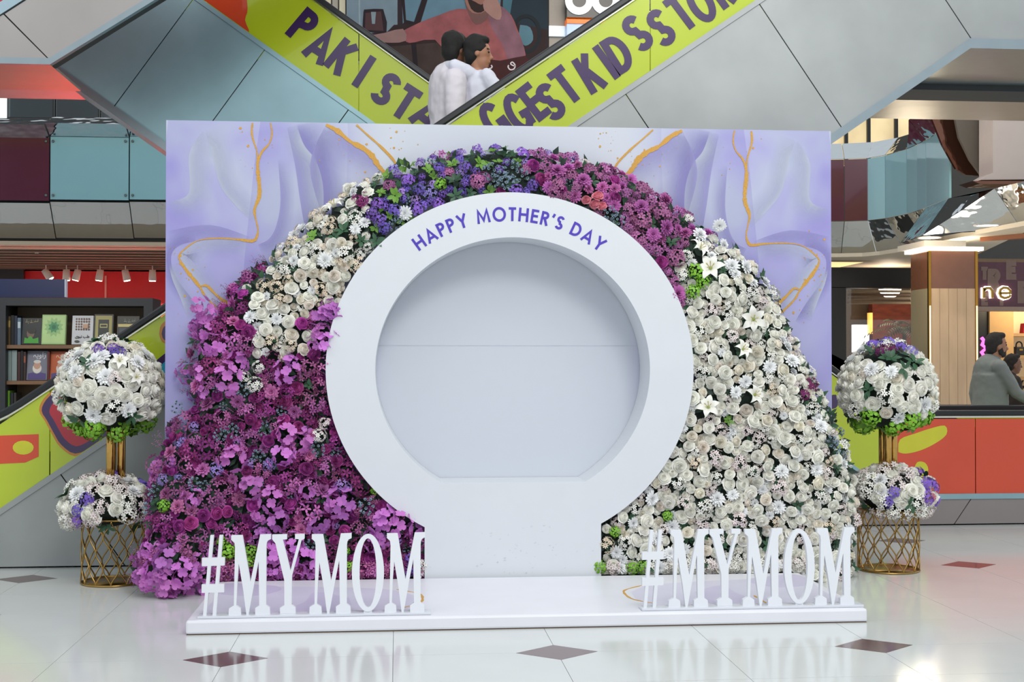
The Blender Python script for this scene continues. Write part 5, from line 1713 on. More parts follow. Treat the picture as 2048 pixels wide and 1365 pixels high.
# black shop sign with a pair of round white letters
sb = thing('shop_sign', 'black shop sign with round white letters and an orange strip above the escalator', 'sign', at(1185, 10, YU - .3))
pbox(1134, -120, 1330, 38, YU - .3, .28, 'board', m_black, sb)
pbox(1134, 39, 1330, 46, YU - .3, .28, 'orange_strip', mat('sign_orange', 'e06a1a', rough=.4, emit=.6), sb)
pbox(1134, 47, 1330, 90, YU - .28, .2, 'pale_panel', mat('sign_pale_blue', 'a9bfe0', rough=.4, emit=.3), sb)
for cx_ in (1158, 1211):
    pts = [xz(cx_ + 21 * math.cos(a), 2 + 21 * math.sin(a), YU - .3) for a in [6.2832 * i / 28 for i in range(28)]]
    MB().strip(pts, .085, YU - .33, YU - .301, closed=True).build('letter', mat('sign_white', 'f4f6f8', rough=.4, emit=1.2), sb)

# ---------------------------------------------------------------- hall on the right
mr_ = holder('wall_right', (9, 18, 3.5), 'curved mezzanine edge of mirror and coloured glass panels')
def dpt(px, d):
    v = ray(px, 721); v = v / v.dot(FW)
    return CAM + v * d
path = [dpt(1500, 20.4), dpt(1690, 20.3), dpt(1737, 20.2), dpt(1772, 19.9), dpt(1815, 19.3), dpt(1858, 18.5), dpt(1905, 17.4), dpt(1990, 16.4), dpt(2120, 15.0)]
zg0, zg1, zm0 = 3.68, 4.66, 3.16
def panel_between(a, b, z0, z1, mt, name, off0=0, off1=0, th=.03):
    a, b = Vector((a.x, a.y)), Vector((b.x, b.y))
    d = (b - a).normalized(); n_ = Vector((-d.y, d.x))
    if n_.y > 0: n_ = -n_
    g = d * .008
    P0 = [a + g - n_ * off0, b - g - n_ * off0, b - g - n_ * off1, a + g - n_ * off1]
    zz = [z0, z0, z1, z1]
    vs = [(p.x, p.y, z) for p, z in zip(P0, zz)] + [(p.x - n_.x * th, p.y - n_.y * th, z) for p, z in zip(P0, zz)]
    return MB().add(vs, [(0, 1, 2, 3), (4, 7, 6, 5), (0, 4, 5, 1), (3, 2, 6, 7), (0, 3, 7, 4), (1, 5, 6, 2)]).build(name, mt, mr_)
nrm_ = []
for i in range(len(path)):
    d = (path[min(i + 1, len(path) - 1)] - path[max(i - 1, 0)]); d = Vector((d.x, d.y)).normalized()
    n_ = Vector((-d.y, d.x)); nrm_.append(-n_ if n_.y > 0 else n_)      # outward, towards the atrium
def skin_strip(i, z0, o0, z1, o1, mt, name, g=.006):
    a, b = path[i], path[i + 1]
    A_, B_ = Vector((a.x, a.y)), Vector((b.x, b.y)); d = (B_ - A_).normalized() * g
    def pt(p, n_, o, z, gg): return (p.x + n_.x * o + gg.x, p.y + n_.y * o + gg.y, z)
    f_ = [pt(A_, nrm_[i], o0, z0, d), pt(B_, nrm_[i + 1], o0, z0, -d), pt(B_, nrm_[i + 1], o1, z1, -d), pt(A_, nrm_[i], o1, z1, d)]
    k_ = [pt(A_, nrm_[i], o0 - .03, z0, d), pt(B_, nrm_[i + 1], o0 - .03, z0, -d), pt(B_, nrm_[i + 1], o1 - .03, z1, -d), pt(A_, nrm_[i], o1 - .03, z1, d)]
    return MB().add(f_ + k_, [(0, 1, 2, 3), (4, 7, 6, 5), (0, 4, 5, 1), (3, 2, 6, 7), (0, 3, 7, 4), (1, 5, 6, 2)]).build(name, mt, mr_)
for i in range(len(path) - 1):
    if i < 6:
        skin_strip(i, zg0, 0, zg1, 0, m_maroon_g if i < 2 else m_blue_g, 'glass_panel')
        skin_strip(i, zg1 + .01, 0, zg1 + .3, -.25, m_mir2, 'mirror_cap')
    skin_strip(i, zm0, -.38, zg0 - .01, -.01, m_mir2 if i > 1 else m_mir, 'mirror_panel')
ushop = structure(pbox(1640, 180, 1880, 330, 21.5, .1, 'window_3', mat('lit_upper_shop', 'e6c89a', rough=.5, var=.2, scale=2, emit=.7)), 'warm lit upper shop window on the right')
for px in (1690, 1735, 1790):
    pbox(px, 180, px + 6, 330, 21.4, .05, 'mullion', m_dark, ushop)
# copper mirror return, dark bay and pale box over the hall on the right
def ppoly(pts, Y, th, name, mt, parent):
    return MB().prism([xz(a, b, Y) for a, b in pts], Y, Y + th).build(name, mt, parent)
ppoly([(1862, 232), (1905, 232), (1922, 290), (1945, 330), (1960, 352), (1932, 350), (1912, 338), (1885, 290)], 16.6, .05, 'copper_return', mat('copper_mirror', '7d5648', rough=.08, metal=.9, bump=.5, bscale=2, bdist=.06), mr_)
ppoly([(1906, 215), (1990, 215), (1990, 344), (1962, 350), (1940, 320), (1918, 275)], 16.4, .05, 'dark_bay', mat('dark_grey_bay', '5d5750', rough=.5, var=.05), mr_)
ppoly([(1986, 200), (2140, 200), (2140, 358), (1962, 360), (1986, 346)], 15.9, .4, 'pale_box', mat('pale_box_paint', 'bcb0ab', rough=.7, var=.02), mr_)
ppoly([(1945, 362), (2140, 362), (2140, 370), (1960, 368)], 15.85, .4, 'copper_trim', mat('copper_mirror', '7d5648'), mr_)
ceil_z = 3.12
cr = structure(MB().slab([(p.x, p.y + .25) for p in path] + [(11, 26), (path[0].x, 26)], ceil_z, ceil_z + .06).build('ceiling_right', mat('ceiling_right_paint', 'd8ccb8', rough=.6, var=.02)), 'warm lit shop ceiling on the right')
a, b = onz(1960, 482, ceil_z - .05), onz(2100, 470, ceil_z - .05)
MB().slab([(a.x, a.y), (b.x, b.y), (b.x + .3, b.y - .7), (a.x + .9, a.y - .9)], ceil_z - .06, ceil_z - .001).build('brown_beam', mat('brown_beam', '8a4f2c', rough=.5), cr)
m_warm = mat('warm_cove', 'ffdf9e', rough=.5, emit=1.1)
a = at(1560, 493, 21.0)
MB().box(a.x, at(1727, 500, 21.0).x, 21.0, 22.2, at(1727, 510, 21.0).z, ceil_z - .001).build('warm_coffer', m_warm, cr)
downlight('round downlight above the tan column', 1859, 475, ceil_z - .001, .16)
downlight('round downlight right of the one above the column', 1974, 450, ceil_z - .001, .16)

# column
YC = 16.6
c0, c1 = at(1858, 700, YC).x, at(1955, 700, YC).x
dep = .62
ctop = at(1900, 502, YC).z
zsplit = at(1900, 577, YC).z
colm = holder('trim_1', ((c0 + c1) / 2, YC + dep / 2, 0), 'square tan stone column with brass edges')
m_stone = mat('tan_stone', 'b89d80', rough=.35, var=.14, scale=2.2, stretch=(3, 3, .6))
m_brown = mat('brown_gloss', '6b4532', rough=.12, var=.06, coat=.4)
zfoot = at(1900, 810, YC).z
MB().box(c0 + .01, c1 - .01, YC + .012, YC + dep - .01, 0, ctop).build('column_core', m_core, colm)
nst = 5
for i in range(nst):
    xa, xb = c0 + .03 + (c1 - c0 - .06) * i / nst, c0 + .03 + (c1 - c0 - .06) * (i + 1) / nst
    MB().box(xa + .002, xb - .002, YC, YC + .012, zfoot + .002, zsplit - .002).build('stone_panel', m_stone, colm)
MB().box(c0 + .03, c1 - .03, YC, YC + .012, zsplit, ctop).build('brown_panel', m_brown, colm)
MB().box(c0 + .03, c1 - .03, YC - .004, YC + .012, 0, zfoot).build('plinth', mat('plinth_stone', '6d5650', rough=.3, var=.08), colm)
MB().box(c0, c0 + .012, YC + .03, YC + dep - .02, 0, zsplit).build('side_panel', mat('grey_stone', '8d8268', rough=.3, var=.1, scale=2), colm)
MB().box(c0, c0 + .012, YC + .03, YC + dep - .02, zsplit, ctop).build('side_panel', m_brown, colm)
for xx in (c0 + .012, c1 - .012):
    MB().box(xx - .018, xx + .018, YC - .012, YC + .03, 0, ctop).build('brass_edge', mat('brass_edge', 'b8873a', rough=.15, metal=1), colm)
    MB().box(xx - .008, xx + .008, YC - .02, YC - .012, zfoot - .2, at(1900, 612, YC).z).build('light_strip', mat('warm_strip', 'ffe9b8', rough=.5, emit=1.6), colm)
MB().box(c0 - .06, c1 + .06, YC - .07, YC + dep + .05, ctop + .001, ctop + .05).build('cove_light', mat('cove_strip', 'fff1dc', rough=.5, emit=5), colm)
MB().box(c0 - .10, c1 - .2, YC - .1, YC + dep + .2, ctop + .051, ctop + .13).build('cove_step', m_ceil, colm)
cl_ = bpy.data.lights.new('cove_lamp', 'POINT'); cl_.energy = 40; cl_.color = (1, .85, .62); cl_.shadow_soft_size = .3
o = bpy.data.objects.new('cove_lamp', cl_); col.objects.link(o); o.location = (c0 - .5, YC - .6, ctop - .1); put(o, colm)

# dark shop left of the column
YS = 20.6
wsr = structure(pbox(1480, 536, 1830, 575, YS, .3, 'trim_2', m_dark), 'dark fascia of the shop left of the column')
wbk = structure(pbox(1480, 520, 2300, 930, 24.0, .1, 'wall_back_right', mat('brown_shop_wall', '6b5540', rough=.6, var=.08)), 'brown back wall of the right hand shops')
pbox(1480, 575, 1692, 900, YS, .25, 'dark_jamb', m_dark, wsr)
for i, (py, hc) in enumerate([(567, '8a7f70'), (574, '6d6252'), (581, '9a8a78'), (588, '6a5548'), (595, '8c7a6a'), (604, '9a8570')]):
    pbox(1697, py, 1830, py + 4, YS + .9, .05, 'ceiling_slat', mat('slat_' + hc, hc, rough=.3, metal=.3), wsr)
gl = mat('shop_glass', 'f4f8f8', rough=.0, var=0, trans=1.0)
structure(pbox(1693, 570, 1822, 900, YS + .1, .02, 'window_2', gl), 'glass shopfront pane left of the column')
pbox(1745, 606, 1840, 720, 23.6, .2, 'brick_panel', mat('red_brick_far', '8a3b22', rough=.7, var=.35, scale=5, stretch=(1, 1, 3)), wbk)
tag(pbox(1707, 650, 1738, 705, 22.6, .1, 'light_box', mat('white_lightbox', 'f2fbff', rough=.4, emit=2.5)), 'glowing white light box in the dark shop', 'light box')
tag(pbox(1738.5, 626, 1745, 668, 22.5, .1, 'wall_light', mat('amber_light', 'ffb052', rough=.4, emit=1.6)), 'narrow amber wall light beside the white light box', 'wall light')
for o_ in (bpy.data.objects['light_box'], bpy.data.objects['wall_light']):
    pass
sl_ = bpy.data.lights.new('shop_fill_light', 'POINT'); sl_.energy = 28; sl_.color = (1, .8, .6); sl_.shadow_soft_size = .2  # added warm fill without a fitting, lifts the dark brick panel
o = bpy.data.objects.new('shop_fill_light', sl_); col.objects.link(o); o.location = (at(1780, 600, 21.8).x, 21.8, 2.75); put(o, wsr)
pc = at(1808, 668, 21.7)
palm = thing('potted_palm', 'green potted palm inside the dark shop beside the column', 'plant', (pc.x, 21.7, 0))
MB().lathe([(0, 0), (.16, 0), (.22, .42), (.19, .42), (.18, .38), (0, .38)], (pc.x, 21.7, 0), 18).build('pot', mat('palm_pot', '4a3a30', rough=.5), palm)
MB().tube([(pc.x, 21.7, .38), (pc.x + .03, 21.7, 1.2), (pc.x, 21.7, 2.0)], [.05, .04, .035], 7).build('trunk', mat('palm_trunk', '5b4630', rough=.8), palm)
r8 = random.Random(8)
m_palm = mat('palm_leaf', '46571c', rough=.5, var=.25, scale=12)
for i in range(15):
    a_ = 6.2832 * i / 15 + r8.uniform(-.2, .2); e_ = r8.uniform(.15, 1.1)
    m = MB()
    base = Vector((pc.x, 21.7, 1.98)); L = r8.uniform(.5, .7)
    prev = base
    for k in range(1, 11):
        t_ = k / 10
        c = base + Vector((math.cos(a_) * math.cos(e_), math.sin(a_) * math.cos(e_), math.sin(e_))) * L * t_ + Vector((0, 0, -.5 * t_ * t_ * L))
        d = (c - prev).normalized(); s_ = d.cross(Vector((0, 0, 1))).normalized()
        for sg_ in (-1, 1):
            leafblade(m, c, d * .6 + s_ * sg_ + Vector((0, 0, -.15)), Vector((0, 0, 1)), .22 * (1.1 - t_ * .6), .014, 0, 2, .3)
        prev = c
    m.build('frond', m_palm, palm)

# bright handbag shop right of the column
YH = 18.6
sr = thing('shop_sign', 'taupe and maroon sign board with glowing lower case letters right of the column', 'sign', at(2010, 580, YH))
pbox(1900, 526, 2200, 614, YH, .2, 'board', mat('maroon_board', '5a2f3c', rough=.4, var=.1), sr)
pbox(1900, 614.5, 2200, 622, YH - .02, .25, 'lower_trim', mat('taupe_trim', '9a8070', rough=.4), sr)
m_tp = mat('taupe_print', '7d6258', rough=.45, var=.06)
def sgl(ch, px, py, size, ws=1):
    x, z = xz(px, py, YH)
    letter(ch, size, .3, lambda s, t_: (x + s * ws, z + t_), YH - .004, YH + .001).build('printed_letter', m_tp, sr)
for ch, px, py, s_ in (('R', 1975, 585, .36), ('E', 2012, 560, .3), ('R', 2035, 625 - 18, .34), ('I', 2000, 612, .2), ('T', 1962, 560, .2), ('E', 1962, 612, .2), ('I', 2052, 560, .3)):
    sgl(ch, px, py, s_)
m_lg = mat('sign_gold_face', 'a8843c', rough=.3, metal=.6)
m_lglow = mat('sign_backglow', 'fff6ee', rough=.5, emit=4)
def lowcase(pts_list, nm):
    for w_, yo, mt, nn in ((.062, .03, m_lglow, 'glow'), (.036, .06, m_lg, nm)):
        m = MB()
        for pts in pts_list:
            m.strip([xz(a, b, YH) for a, b in pts], w_, YH - yo, YH - yo + .028)
        m.build('letter' if nn != 'glow' else 'letter_glow', mt, sr)
lowcase([[(1965, 597), (1965, 576)], [(1965, 582), (1970, 577), (1977, 577), (1981, 582), (1982, 597)]], 'n')
lowcase([[(1997, 587), (2017, 587), (2017, 582), (2012, 577), (2004, 576), (1998, 580), (1996, 587), (1999, 594), (2006, 597), (2014, 595), (2018, 591)]], 'e')
hs = holder('wall_shop', at(2010, 700, 20.0), 'warm lit interior of the handbag shop')
m_tan = mat('warm_tan_wall', 'c79b63', rough=.6, var=.04)
pbox(1981, 622, 2027, 940, 20.0, .2, 'tan_panel', m_tan, hs)
pbox(1940, 622, 1980.5, 940, 20.05, .2, 'dark_panel', m_dark, hs)
pbox(2027, 600, 2300, 940, 20.5, .1, 'niche_back', mat('niche_back', 'e8c99a', rough=.6, emit=.25), hs)
m_nsh = mat('niche_shelf', 'b38a5c', rough=.4)
nz = []
for py in (667, 711, 755, 778, 806):
    p = at(2030, py, 20.0)
    nz.append(p.z)
    MB().box(at(2027, py, 20.0).x + .002, at(2250, py, 20.0).x, 20.02, 20.5, p.z - .05, p.z).build('niche_shelf', m_nsh, hs)
l = bpy.data.lights.new('niche_lamp', 'AREA'); l.energy = 25; l.color = (1, .82, .55); l.size = 1.0
o = bpy.data.objects.new('niche_lamp', l); col.objects.link(o); o.location = (at(2080, 640, 19.6).x, 19.5, 2.6); o.rotation_euler = (R(50), 0, 0); put(o, hs)
def bag(label, px0, px1, py, shelf, hexc, soft=.0):
    z0 = nz[shelf] + .001
    a, b = at(px0, 700, 20.2).x, at(px1, 700, 20.2).x
    h = at(px0, py, 20.2).z - z0
    t = thing('handbag', label, 'handbag', ((a + b) / 2, 20.2, z0), 'handbags in the lit shelves')
    mt = mat('bag_' + hexc, hexc, rough=.4, var=.08)
    o = MB().prism([(a, z0), (b, z0), (b - .02 + soft, z0 + h), (a + .02 - soft, z0 + h)], 20.14, 20.28).build('bag_body', mt, t, bevel=.012)
    c = (a + b) / 2; r_ = (b - a) * .28
    MB().tube([(c - r_, 20.2, z0 + h)] + [(c + r_ * math.cos(math.pi - math.pi * i / 10), 20.2, z0 + h + .02 + r_ * 1.2 * math.sin(math.pi * i / 10)) for i in range(11)] + [(c + r_, 20.2, z0 + h)], .012, 6).build('handle', mt, t)
    MB().box(c - .03, c + .03, 20.13, 20.139, z0 + h * .55, z0 + h * .75).build('clasp', m_lg, t)
bag('red handbag on the top lit shelf at the right edge', 2043, 2075, 647, 0, 'a31420')
bag('black handbag with round handle on the second lit shelf', 2027.5, 2049, 694, 1, '1c1a18')
bag('dark flat bag on the fourth lit shelf at the right edge', 2036, 2066, 772, 3, '2a211c')
nl = thing('neon_sign', 'small pink neon sign behind the walking man', 'neon sign', at(1966, 695, 19.4))
pts = [at(a, b, 19.4) for a, b in ((1963, 676), (1968, 682), (1964, 690), (1972, 697), (1963, 705), (1970, 715), (1964, 720), (1976, 724))]
MB().tube(pts, .028, 6).build('neon_tube', mat('pink_neon', 'ff4fb8', rough=.5, emit=4), nl)
MB().box(at(1961, 700, 19.45).x, at(1979, 700, 19.45).x, 19.44, 19.47, at(1961, 728, 19.45).z, at(1961, 672, 19.45).z).build('backing', m_dark, nl)
MB().box(at(1968, 700, 19.45).x, at(1970, 700, 19.45).x, 19.471, 19.5, 0, at(1961, 672, 19.45).z).build('post', m_dark, nl)
structure(MB().box(-16, 18, 27, 27.2, 0, 12).build('wall_back', mat('far_wall', '4a4744', rough=.7)), 'dark far wall of the mall')

# ---------------------------------------------------------------- people (all face +X)
def solid(m, name, mt, parent, voxel, smooth=4, loc=None, disp=0.0):
    me = m.mesh(name, mt)
    o = bpy.data.objects.new(name, me)
    col.objects.link(o)
    rm_ = o.modifiers.new('fuse', 'REMESH'); rm_.mode = 'VOXEL'; rm_.voxel_size = voxel; rm_.use_smooth_shade = True
    s_ = o.modifiers.new('soft', 'SMOOTH'); s_.factor = .5; s_.iterations = smooth
    if disp:
        tx = bpy.data.textures.new(name + '_folds', 'CLOUDS'); tx.noise_scale = .06
        dm = o.modifiers.new('folds', 'DISPLACE'); dm.texture = tx; dm.strength = disp; dm.mid_level = .5
    dg = bpy.context.evaluated_depsgraph_get()
    new = bpy.data.meshes.new_from_object(o.evaluated_get(dg))
    o.modifiers.clear()
    o.data = new
    if parent is not None: put(o, parent)
    return o
def hand(m, wrist, d, palm_n, curl=.5, s=1.0):
    """palm and five bent fingers from the wrist along d"""
    d = Vector(d).normalized(); n_ = Vector(palm_n).normalized(); side_ = d.cross(n_).normalized()
    w = Vector(wrist)
    for k in (-1.2, -.4, .4, 1.2):
        b = w + d * .085 * s + side_ * .019 * k * s
        m.capsule(w + side_ * .010 * k * s, b, .015 * s, .0125 * s, 8)
        L = (.062, .075, .07, .052)[int((k + 1.2) / .8 + .5)] * s
        d1 = (d * math.cos(curl) + n_ * math.sin(curl)); d2 = (d * math.cos(curl * 2.2) + n_ * math.sin(curl * 2.2))
        m.capsule(b, b + d1 * L * .5, .0095 * s, .009 * s, 8)
        m.capsule(b + d1 * L * .5, b + d1 * L * .5 + d2 * L * .5, .009 * s, .0075 * s, 8)
    t0 = w + d * .03 * s - side_ * .022 * s
    m.capsule(t0, t0 + (d * .6 - side_ * .6 + n_ * .4) * .045 * s, .012 * s, .0105 * s, 8)
    m.capsule(t0 + (d * .6 - side_ * .6 + n_ * .4) * .045 * s, t0 + (d * 1.2 - side_ * .7 + n_ * .7) * .055 * s, .0105 * s, .0085 * s, 8)
def head_shape(m, c, k, f, bald=False):
    """skull, jaw, nose, ears; f = unit facing"""
    c = Vector(c); f = Vector(f).normalized(); up = Vector((0, 0, 1)); s_ = up.cross(f).normalized()
    q = Matrix((f, s_, up)).transposed()
    m.ball(c + up * .02 * k, (.098 * k, .076 * k, .105 * k), 16, 12, 0, q)
    m.ball(c + f * .022 * k - up * .05 * k, (.07 * k, .058 * k, .075 * k), 14, 10, 0, q)
    m.ball(c + f * .055 * k - up * .095 * k, (.03 * k, .03 * k, .024 * k), 10, 8, 0, q)
    m.capsule(c + f * .085 * k + up * .015 * k, c + f * .108 * k - up * .028 * k, .010 * k, .015 * k, 8)
    m.ball(c + f * .088 * k - up * .062 * k, (.012 * k, .024 * k, .012 * k), 8, 6, 0, q)
    for sg_ in (-1, 1):
        m.ball(c + s_ * sg_ * .076 * k - f * .005 * k - up * .01 * k, (.022 * k, .009 * k, .032 * k), 8, 6, 0, q)
    return q, s_
def face_bits(parent, c, k, f):
    c = Vector(c); f = Vector(f).normalized(); up = Vector((0, 0, 1)); s_ = up.cross(f).normalized()
    for sg_ in (-1, 1):
        MB().ball(c + f * .083 * k + s_ * sg_ * .031 * k + up * .012 * k, .011 * k, 8, 6).build('eye', mat('eye_dark', '1a1412', rough=.2), parent)
        p0 = c + f * .087 * k + s_ * sg_ * .018 * k + up * .036 * k; p1 = c + f * .076 * k + s_ * sg_ * .05 * k + up * .034 * k
        MB().tube([p0, p1], .006 * k, 5).build('eyebrow', mat('brow_dark', '1c1512', rough=.8), parent)
def hair_cap(parent, c, k, f, hexc, beard=False, shag=.02):
    c = Vector(c); f = Vector(f).normalized(); up = Vector((0, 0, 1)); s_ = up.cross(f).normalized()
    q = Matrix((f, s_, up)).transposed()
    m = MB()
    m.ball(c - f * .022 * k + up * .040 * k, (.098 * k, .086 * k, .104 * k), 16, 12, 0, q)
    m.ball(c - f * .052 * k - up * .015 * k, (.062 * k, .076 * k, .085 * k), 14, 10, 0, q)
    m.ball(c + f * .03 * k + up * .105 * k, (.06 * k, .06 * k, .035 * k), 12, 8, 0, q)
    solid(m, 'hair', mat('hair_' + hexc, hexc, rough=.8, var=.3, scale=60), parent, .012 * k, 2, disp=shag)
    if beard:
        m = MB()
        m.ball(c + f * .05 * k - up * .078 * k, (.048 * k, .056 * k, .042 * k), 12, 8, 0, q)
        m.ball(c + f * .082 * k - up * .047 * k, (.02 * k, .036 * k, .012 * k), 8, 6, 0, q)
        for sg_ in (-1, 1):
            m.ball(c + f * .02 * k + s_ * sg_ * .06 * k - up * .05 * k, (.03 * k, .012 * k, .05 * k), 8, 6, 0, q)
        solid(m, 'beard', mat('hair_' + hexc, hexc), parent, .01 * k, 2, disp=.008)
m_skin = mat('skin_tan', 'a9775c', rough=.55, var=.05, sss=.05)
m_skin2 = mat('skin_brown', '7d5340', rough=.55, var=.05)

def walker(label, x, y, H, cloth, trouser, skin, hairhex, beard, arm_fwd, hd=(1, -.08, 0)):
    s = H / 1.72
    t = thing('person', label, 'person', (x, y, 0))
    L = lambda a, b, c: Vector((x + a * s, y + b * s, c * s))
    body = MB()
    hc = L(.07, 0, 1.585)
    head_shape(body, hc, s, hd)
    body.capsule(L(.02, 0, 1.38), L(.05, 0, 1.52), .058 * s, .052 * s)
    body.capsule(L(0, 0, .98), L(0, 0, 1.32), .13 * s, .15 * s)
    for b, fx in ((-.1, .16), (.1, -.18)):
        body.capsule(L(0, b, .93), L(fx * .45 + .05, b, .5), .085 * s, .058 * s)
        body.capsule(L(fx * .45 + .05, b, .5), L(fx, b, .09), .055 * s, .038 * s)
        body.capsule(L(fx - .03, b, .045), L(fx + .17, b, .04), .042 * s, .034 * s)
    arms = []
    for b, (ex, ez, hx_, hz) in ((-.2, arm_fwd), (.2, (-.06, 1.1, -.02, .86))):
        sh, el, wr_ = L(0, b, 1.38), L(ex, b * 1.12, ez), L(hx_, b * 1.1, hz)
        body.capsule(sh, el, .05 * s, .04 * s); body.capsule(el, wr_, .04 * s, .026 * s)
        hand(body, wr_, wr_ - el, Vector((0, -b, -.4)), .5, s)
        arms.append((sh, el, wr_))
    solid(body, 'body', skin, t, .009, 3)
    k = MB()
    k.capsule(L(0, -.1, 1.37), L(0, .1, 1.37), .088 * s, .088 * s)
    k.capsule(L(.02, 0, 1.2), L(-.01, 0, 1.36), .155 * s, .15 * s)
    prof = [(0, 1.3, .165, .215), (0, 1.15, .16, .215), (0, 1.0, .165, .215), (0, .8, .18, .225), (0, .58, .20, .235), (0, .5, .205, .24)]
    vs, fs = [], []
    for (cx_, z_, rx_, ry_) in prof:
        for i in range(20):
            a_ = 6.2832 * i / 20
            vs.append(L(cx_ + rx_ * math.cos(a_), ry_ * math.sin(a_), z_))
    for j in range(len(prof) - 1):
        for i in range(20):
            i2 = (i + 1) % 20
            fs.append((j * 20 + i, (j + 1) * 20 + i, (j + 1) * 20 + i2, j * 20 + i2))
    fs += [tuple(range(19, -1, -1))[::-1], tuple(range((len(prof) - 1) * 20, len(prof) * 20))[::-1]]
    k.add(vs, fs)
    for sh, el, wr_ in arms:
        k.capsule(sh, el, .074 * s, .062 * s); k.capsule(el, el + (wr_ - el) * .93, .06 * s, .046 * s)
    solid(k, 'kurta', cloth, t, .014, 5, disp=.012)
    tr_ = MB()
    for b, fx in ((-.1, .16), (.1, -.18)):
        tr_.capsule(L(0, b, .9), L(fx * .45 + .05, b, .5), .11 * s, .09 * s); tr_.capsule(L(fx * .45 + .05, b, .5), L(fx, b, .13), .09 * s, .075 * s)
    solid(tr_, 'trousers', trouser, t, .014, 4)
    sh_ = MB()
    for b, fx in ((-.1, .16), (.1, -.18)):
        sh_.capsule(L(fx - .04, b, .05), L(fx + .18, b, .045), .05 * s, .043 * s)
    solid(sh_, 'shoes', mat('shoe_black', '171514', rough=.4), t, .012, 2)
    hair_cap(t, hc, s, hd, hairhex, beard)
    face_bits(t, hc, s, hd)
    return t
pw = at(1984, 721, 12.5)
walker('bearded man in a grey kurta walking right past the tan column', pw.x - .02, 12.5, 1.73, mat('grey_kurta', '838986', rough=.8, var=.08, scale=5), mat('grey_trousers', '5d6262', rough=.8), m_skin, '2e2a28', True, (.16, 1.12, .42, .96))
pw = at(2012, 721, 13.7)
walker('person in dark clothes mostly hidden behind the man in grey', pw.x + .02, 13.7, 1.52, mat('dark_brown_dress', '2b1f1b', rough=.8, var=.1), mat('dark_trousers', '1d1a1a', rough=.8), m_skin2, '1d1512', False, (.05, 1.1, .14, .86))

# adult carrying a child up the near escalator
ax, ay = at(903, 160, 9.75).x, 9.75
zs_ = zr1(ax) - .95
i_ = round((ax - UPK[1][0]) / .2915 - .5)
fz = zr1(UPK[1][0] + (i_ + .5) * .2915) - .95
m_shirt = mat('pale_cotton', 'd3ccd2', rough=.8, var=.05, scale=4)
m_shirt2 = mat('white_cotton', 'd6d6e2', rough=.8, var=.05, scale=4)
hcA = at(911, 101, 9.76)
sA = (hcA.z + .12 - fz) / 1.70
adult = thing('person', 'adult in a long pale tunic riding the escalator with a child in arms', 'person', (ax, ay, fz))
A = lambda a, b, c: Vector((ax + a, ay + b, fz + c * sA))
bd = MB()
fA = Vector((.75, .62, -.08))
head_shape(bd, hcA, 1.0, fA)
bd.capsule(A(0, 0, 1.36), hcA - Vector((.015, .01, .06)), .06, .055)
bd.capsule(A(0, 0, .95), A(0, 0, 1.30), .13, .145)
for b in (-.09, .09):
    bd.capsule(A(0, b, .92), A(.03, b, .5), .085, .058); bd.capsule(A(.03, b, .5), A(0, b, .08), .055, .04); bd.capsule(A(-.04, b, .045), A(.12, b, .04), .04, .034)
# right arm (towards the camera) goes round the child's seat, left arm holds its back
armR = (A(.02, -.17, 1.30), A(.02, -.24, 1.02), A(.24, -.20, .96))
armL = (A(.02, .17, 1.30), A(.20, .22, 1.05), A(.36, .08, 1.02))
for (s0, e0, w0) in (armR, armL):
    bd.capsule(s0, e0, .05, .042); bd.capsule(e0, w0, .042, .028)
hand(bd, armR[2], Vector((1, .25, .05)), Vector((0, .6, .5)), .5)
hand(bd, armL[2], Vector((.3, -1, .1)), Vector((-.4, 0, .4)), .5)
solid(bd, 'body', m_skin2, adult, .009, 3)
k = MB()
k.capsule(A(0, -.13, 1.30), A(0, .13, 1.30), .10, .10)
k.capsule(A(0, 0, 1.10), A(0, 0, 1.31), .185, .175)
k.capsule(A(.01, -.02, 1.38), A(.0, .02, 1.38), .075, .075)
vs, fs = [], []
prof = [(1.28, .155, .215), (1.05, .16, .215), (.9, .17, .215), (.7, .185, .225), (.45, .205, .24), (.40, .205, .24)]
for (z_, rx_, ry_) in prof:
    for i in range(20):
        a_ = 6.2832 * i / 20
        vs.append(A(rx_ * math.cos(a_), ry_ * math.sin(a_), z_))
for j in range(len(prof) - 1):
    for i in range(20):
        fs.append((j * 20 + i, (j + 1) * 20 + i, (j + 1) * 20 + (i + 1) % 20, j * 20 + (i + 1) % 20))
fs += [tuple(range(20)), tuple(range((len(prof) - 1) * 20, len(prof) * 20))[::-1]]
k.add(vs, fs)
for (s0, e0, w0) in (armR, armL):
    k.capsule(s0, e0, .092, .08); k.capsule(e0, e0 + (w0 - e0) * .9, .07, .05)
solid(k, 'tunic', m_shirt, adult, .014, 5, disp=.014)
tr_ = MB()
for b in (-.09, .09):
    tr_.capsule(A(0, b, .85), A(.03, b, .5), .11, .09); tr_.capsule(A(.03, b, .5), A(0, b, .12), .09, .075)
solid(tr_, 'trousers', m_shirt, adult, .014, 4)
sh_ = MB()
for b in (-.09, .09):
    sh_.capsule(A(-.05, b, .05), A(.13, b, .045), .048, .042)
solid(sh_, 'shoes', mat('shoe_black', '171514'), adult, .012, 2)
hair_cap(adult, hcA, 1.04, fA, '14110f', shag=.018)
face_bits(adult, hcA, 1.0, fA)
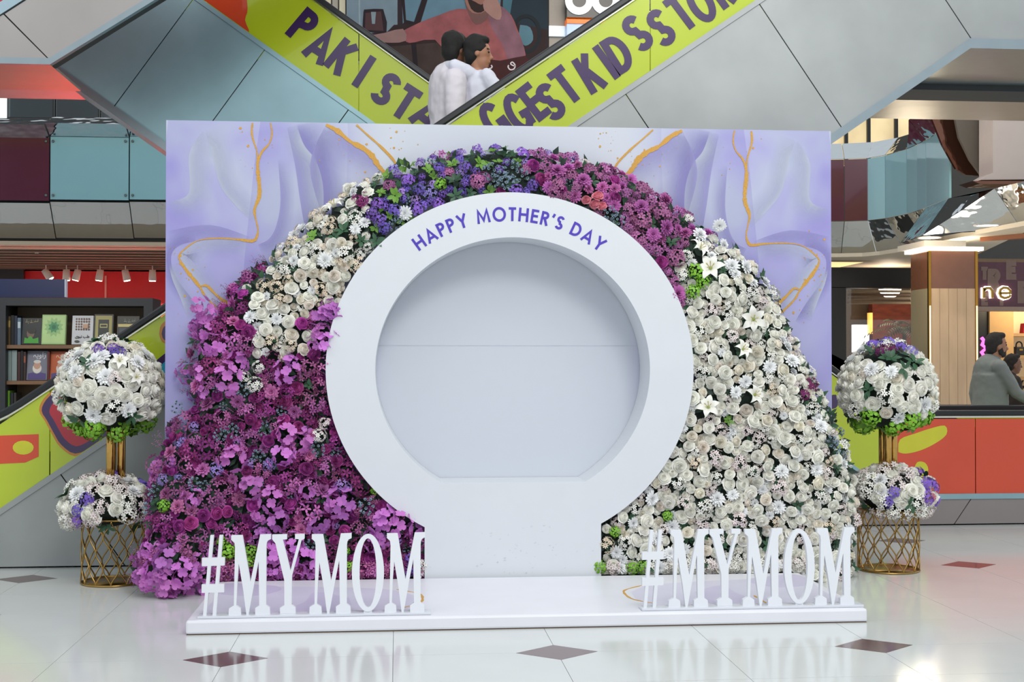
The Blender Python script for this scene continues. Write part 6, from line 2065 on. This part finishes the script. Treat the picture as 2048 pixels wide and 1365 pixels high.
# the child: chest against the adult's shoulder, head turned right
hcC = at(957, 107, 9.66)
cx0, cy0, cz0 = hcC.x - .01, 9.68, hcC.z
child = thing('person', 'dark haired child in a white shirt carried on the adult\'s arm', 'person', (cx0, cy0, cz0 - .75))
B = lambda a, b, c: Vector((cx0 + a, cy0 + b, cz0 + c))
bd = MB()
fC = Vector((.92, -.15, -.1))
head_shape(bd, hcC, .95, fC)
bd.capsule(B(.0, 0, -.16), hcC - Vector((.02, 0, .06)), .045, .045)
bd.capsule(B(.02, 0, -.42), B(.0, 0, -.22), .095, .105)
cR = (B(.07, -.10, -.19), B(.17, -.14, -.34), B(.14, -.08, -.47))
cL = (B(-.06, -.06, -.165), B(-.17, -.09, -.115), B(-.24, .06, -.10))
for (s0, e0, w0) in (cR, cL):
    bd.capsule(s0, e0, .036, .03); bd.capsule(e0, w0, .03, .021)
hand(bd, cR[2], Vector((-.4, .2, -1)), Vector((-.6, .3, 0)), .4, .7)
hand(bd, cL[2], Vector((-.3, 1, -.1)), Vector((.3, .2, -1)), .5, .7)
legs = ((B(.05, -.09, -.46), B(.20, -.12, -.55), B(.12, -.13, -.78)), (B(-.03, .02, -.48), B(.17, .13, -.55), B(.14, .16, -.78)))
for h0, k0, f0 in legs:
    bd.capsule(h0, k0, .065, .048); bd.capsule(k0, f0, .045, .03); bd.capsule(f0, f0 + Vector((.1, 0, -.03)), .03, .025)
solid(bd, 'body', m_skin, child, .008, 3)
k = MB()
k.capsule(B(.03, 0, -.46), B(.01, 0, -.24), .14, .125)
k.capsule(B(-.04, -.02, -.20), B(.06, -.05, -.21), .075, .075)
k.capsule(cR[0], cR[1], .06, .056); k.capsule(cR[1], cR[1] + (cR[2] - cR[1]) * .6, .054, .05)
k.capsule(cL[0], cL[1], .058, .052); k.capsule(cL[1], cL[1] + (cL[2] - cL[1]) * .85, .05, .044)
solid(k, 'shirt', m_shirt2, child, .011, 4, disp=.012)
k = MB()
for h0, k0, f0 in legs:
    k.capsule(h0, k0, .078, .06); k.capsule(k0, k0 + (f0 - k0) * .7, .058, .046)
solid(k, 'trousers', mat('navy_trousers', '2b3040', rough=.8), child, .011, 3)
hair_cap(child, hcC, 1.02, fC, '14110f', shag=.02)
face_bits(child, hcC, .95, fC)
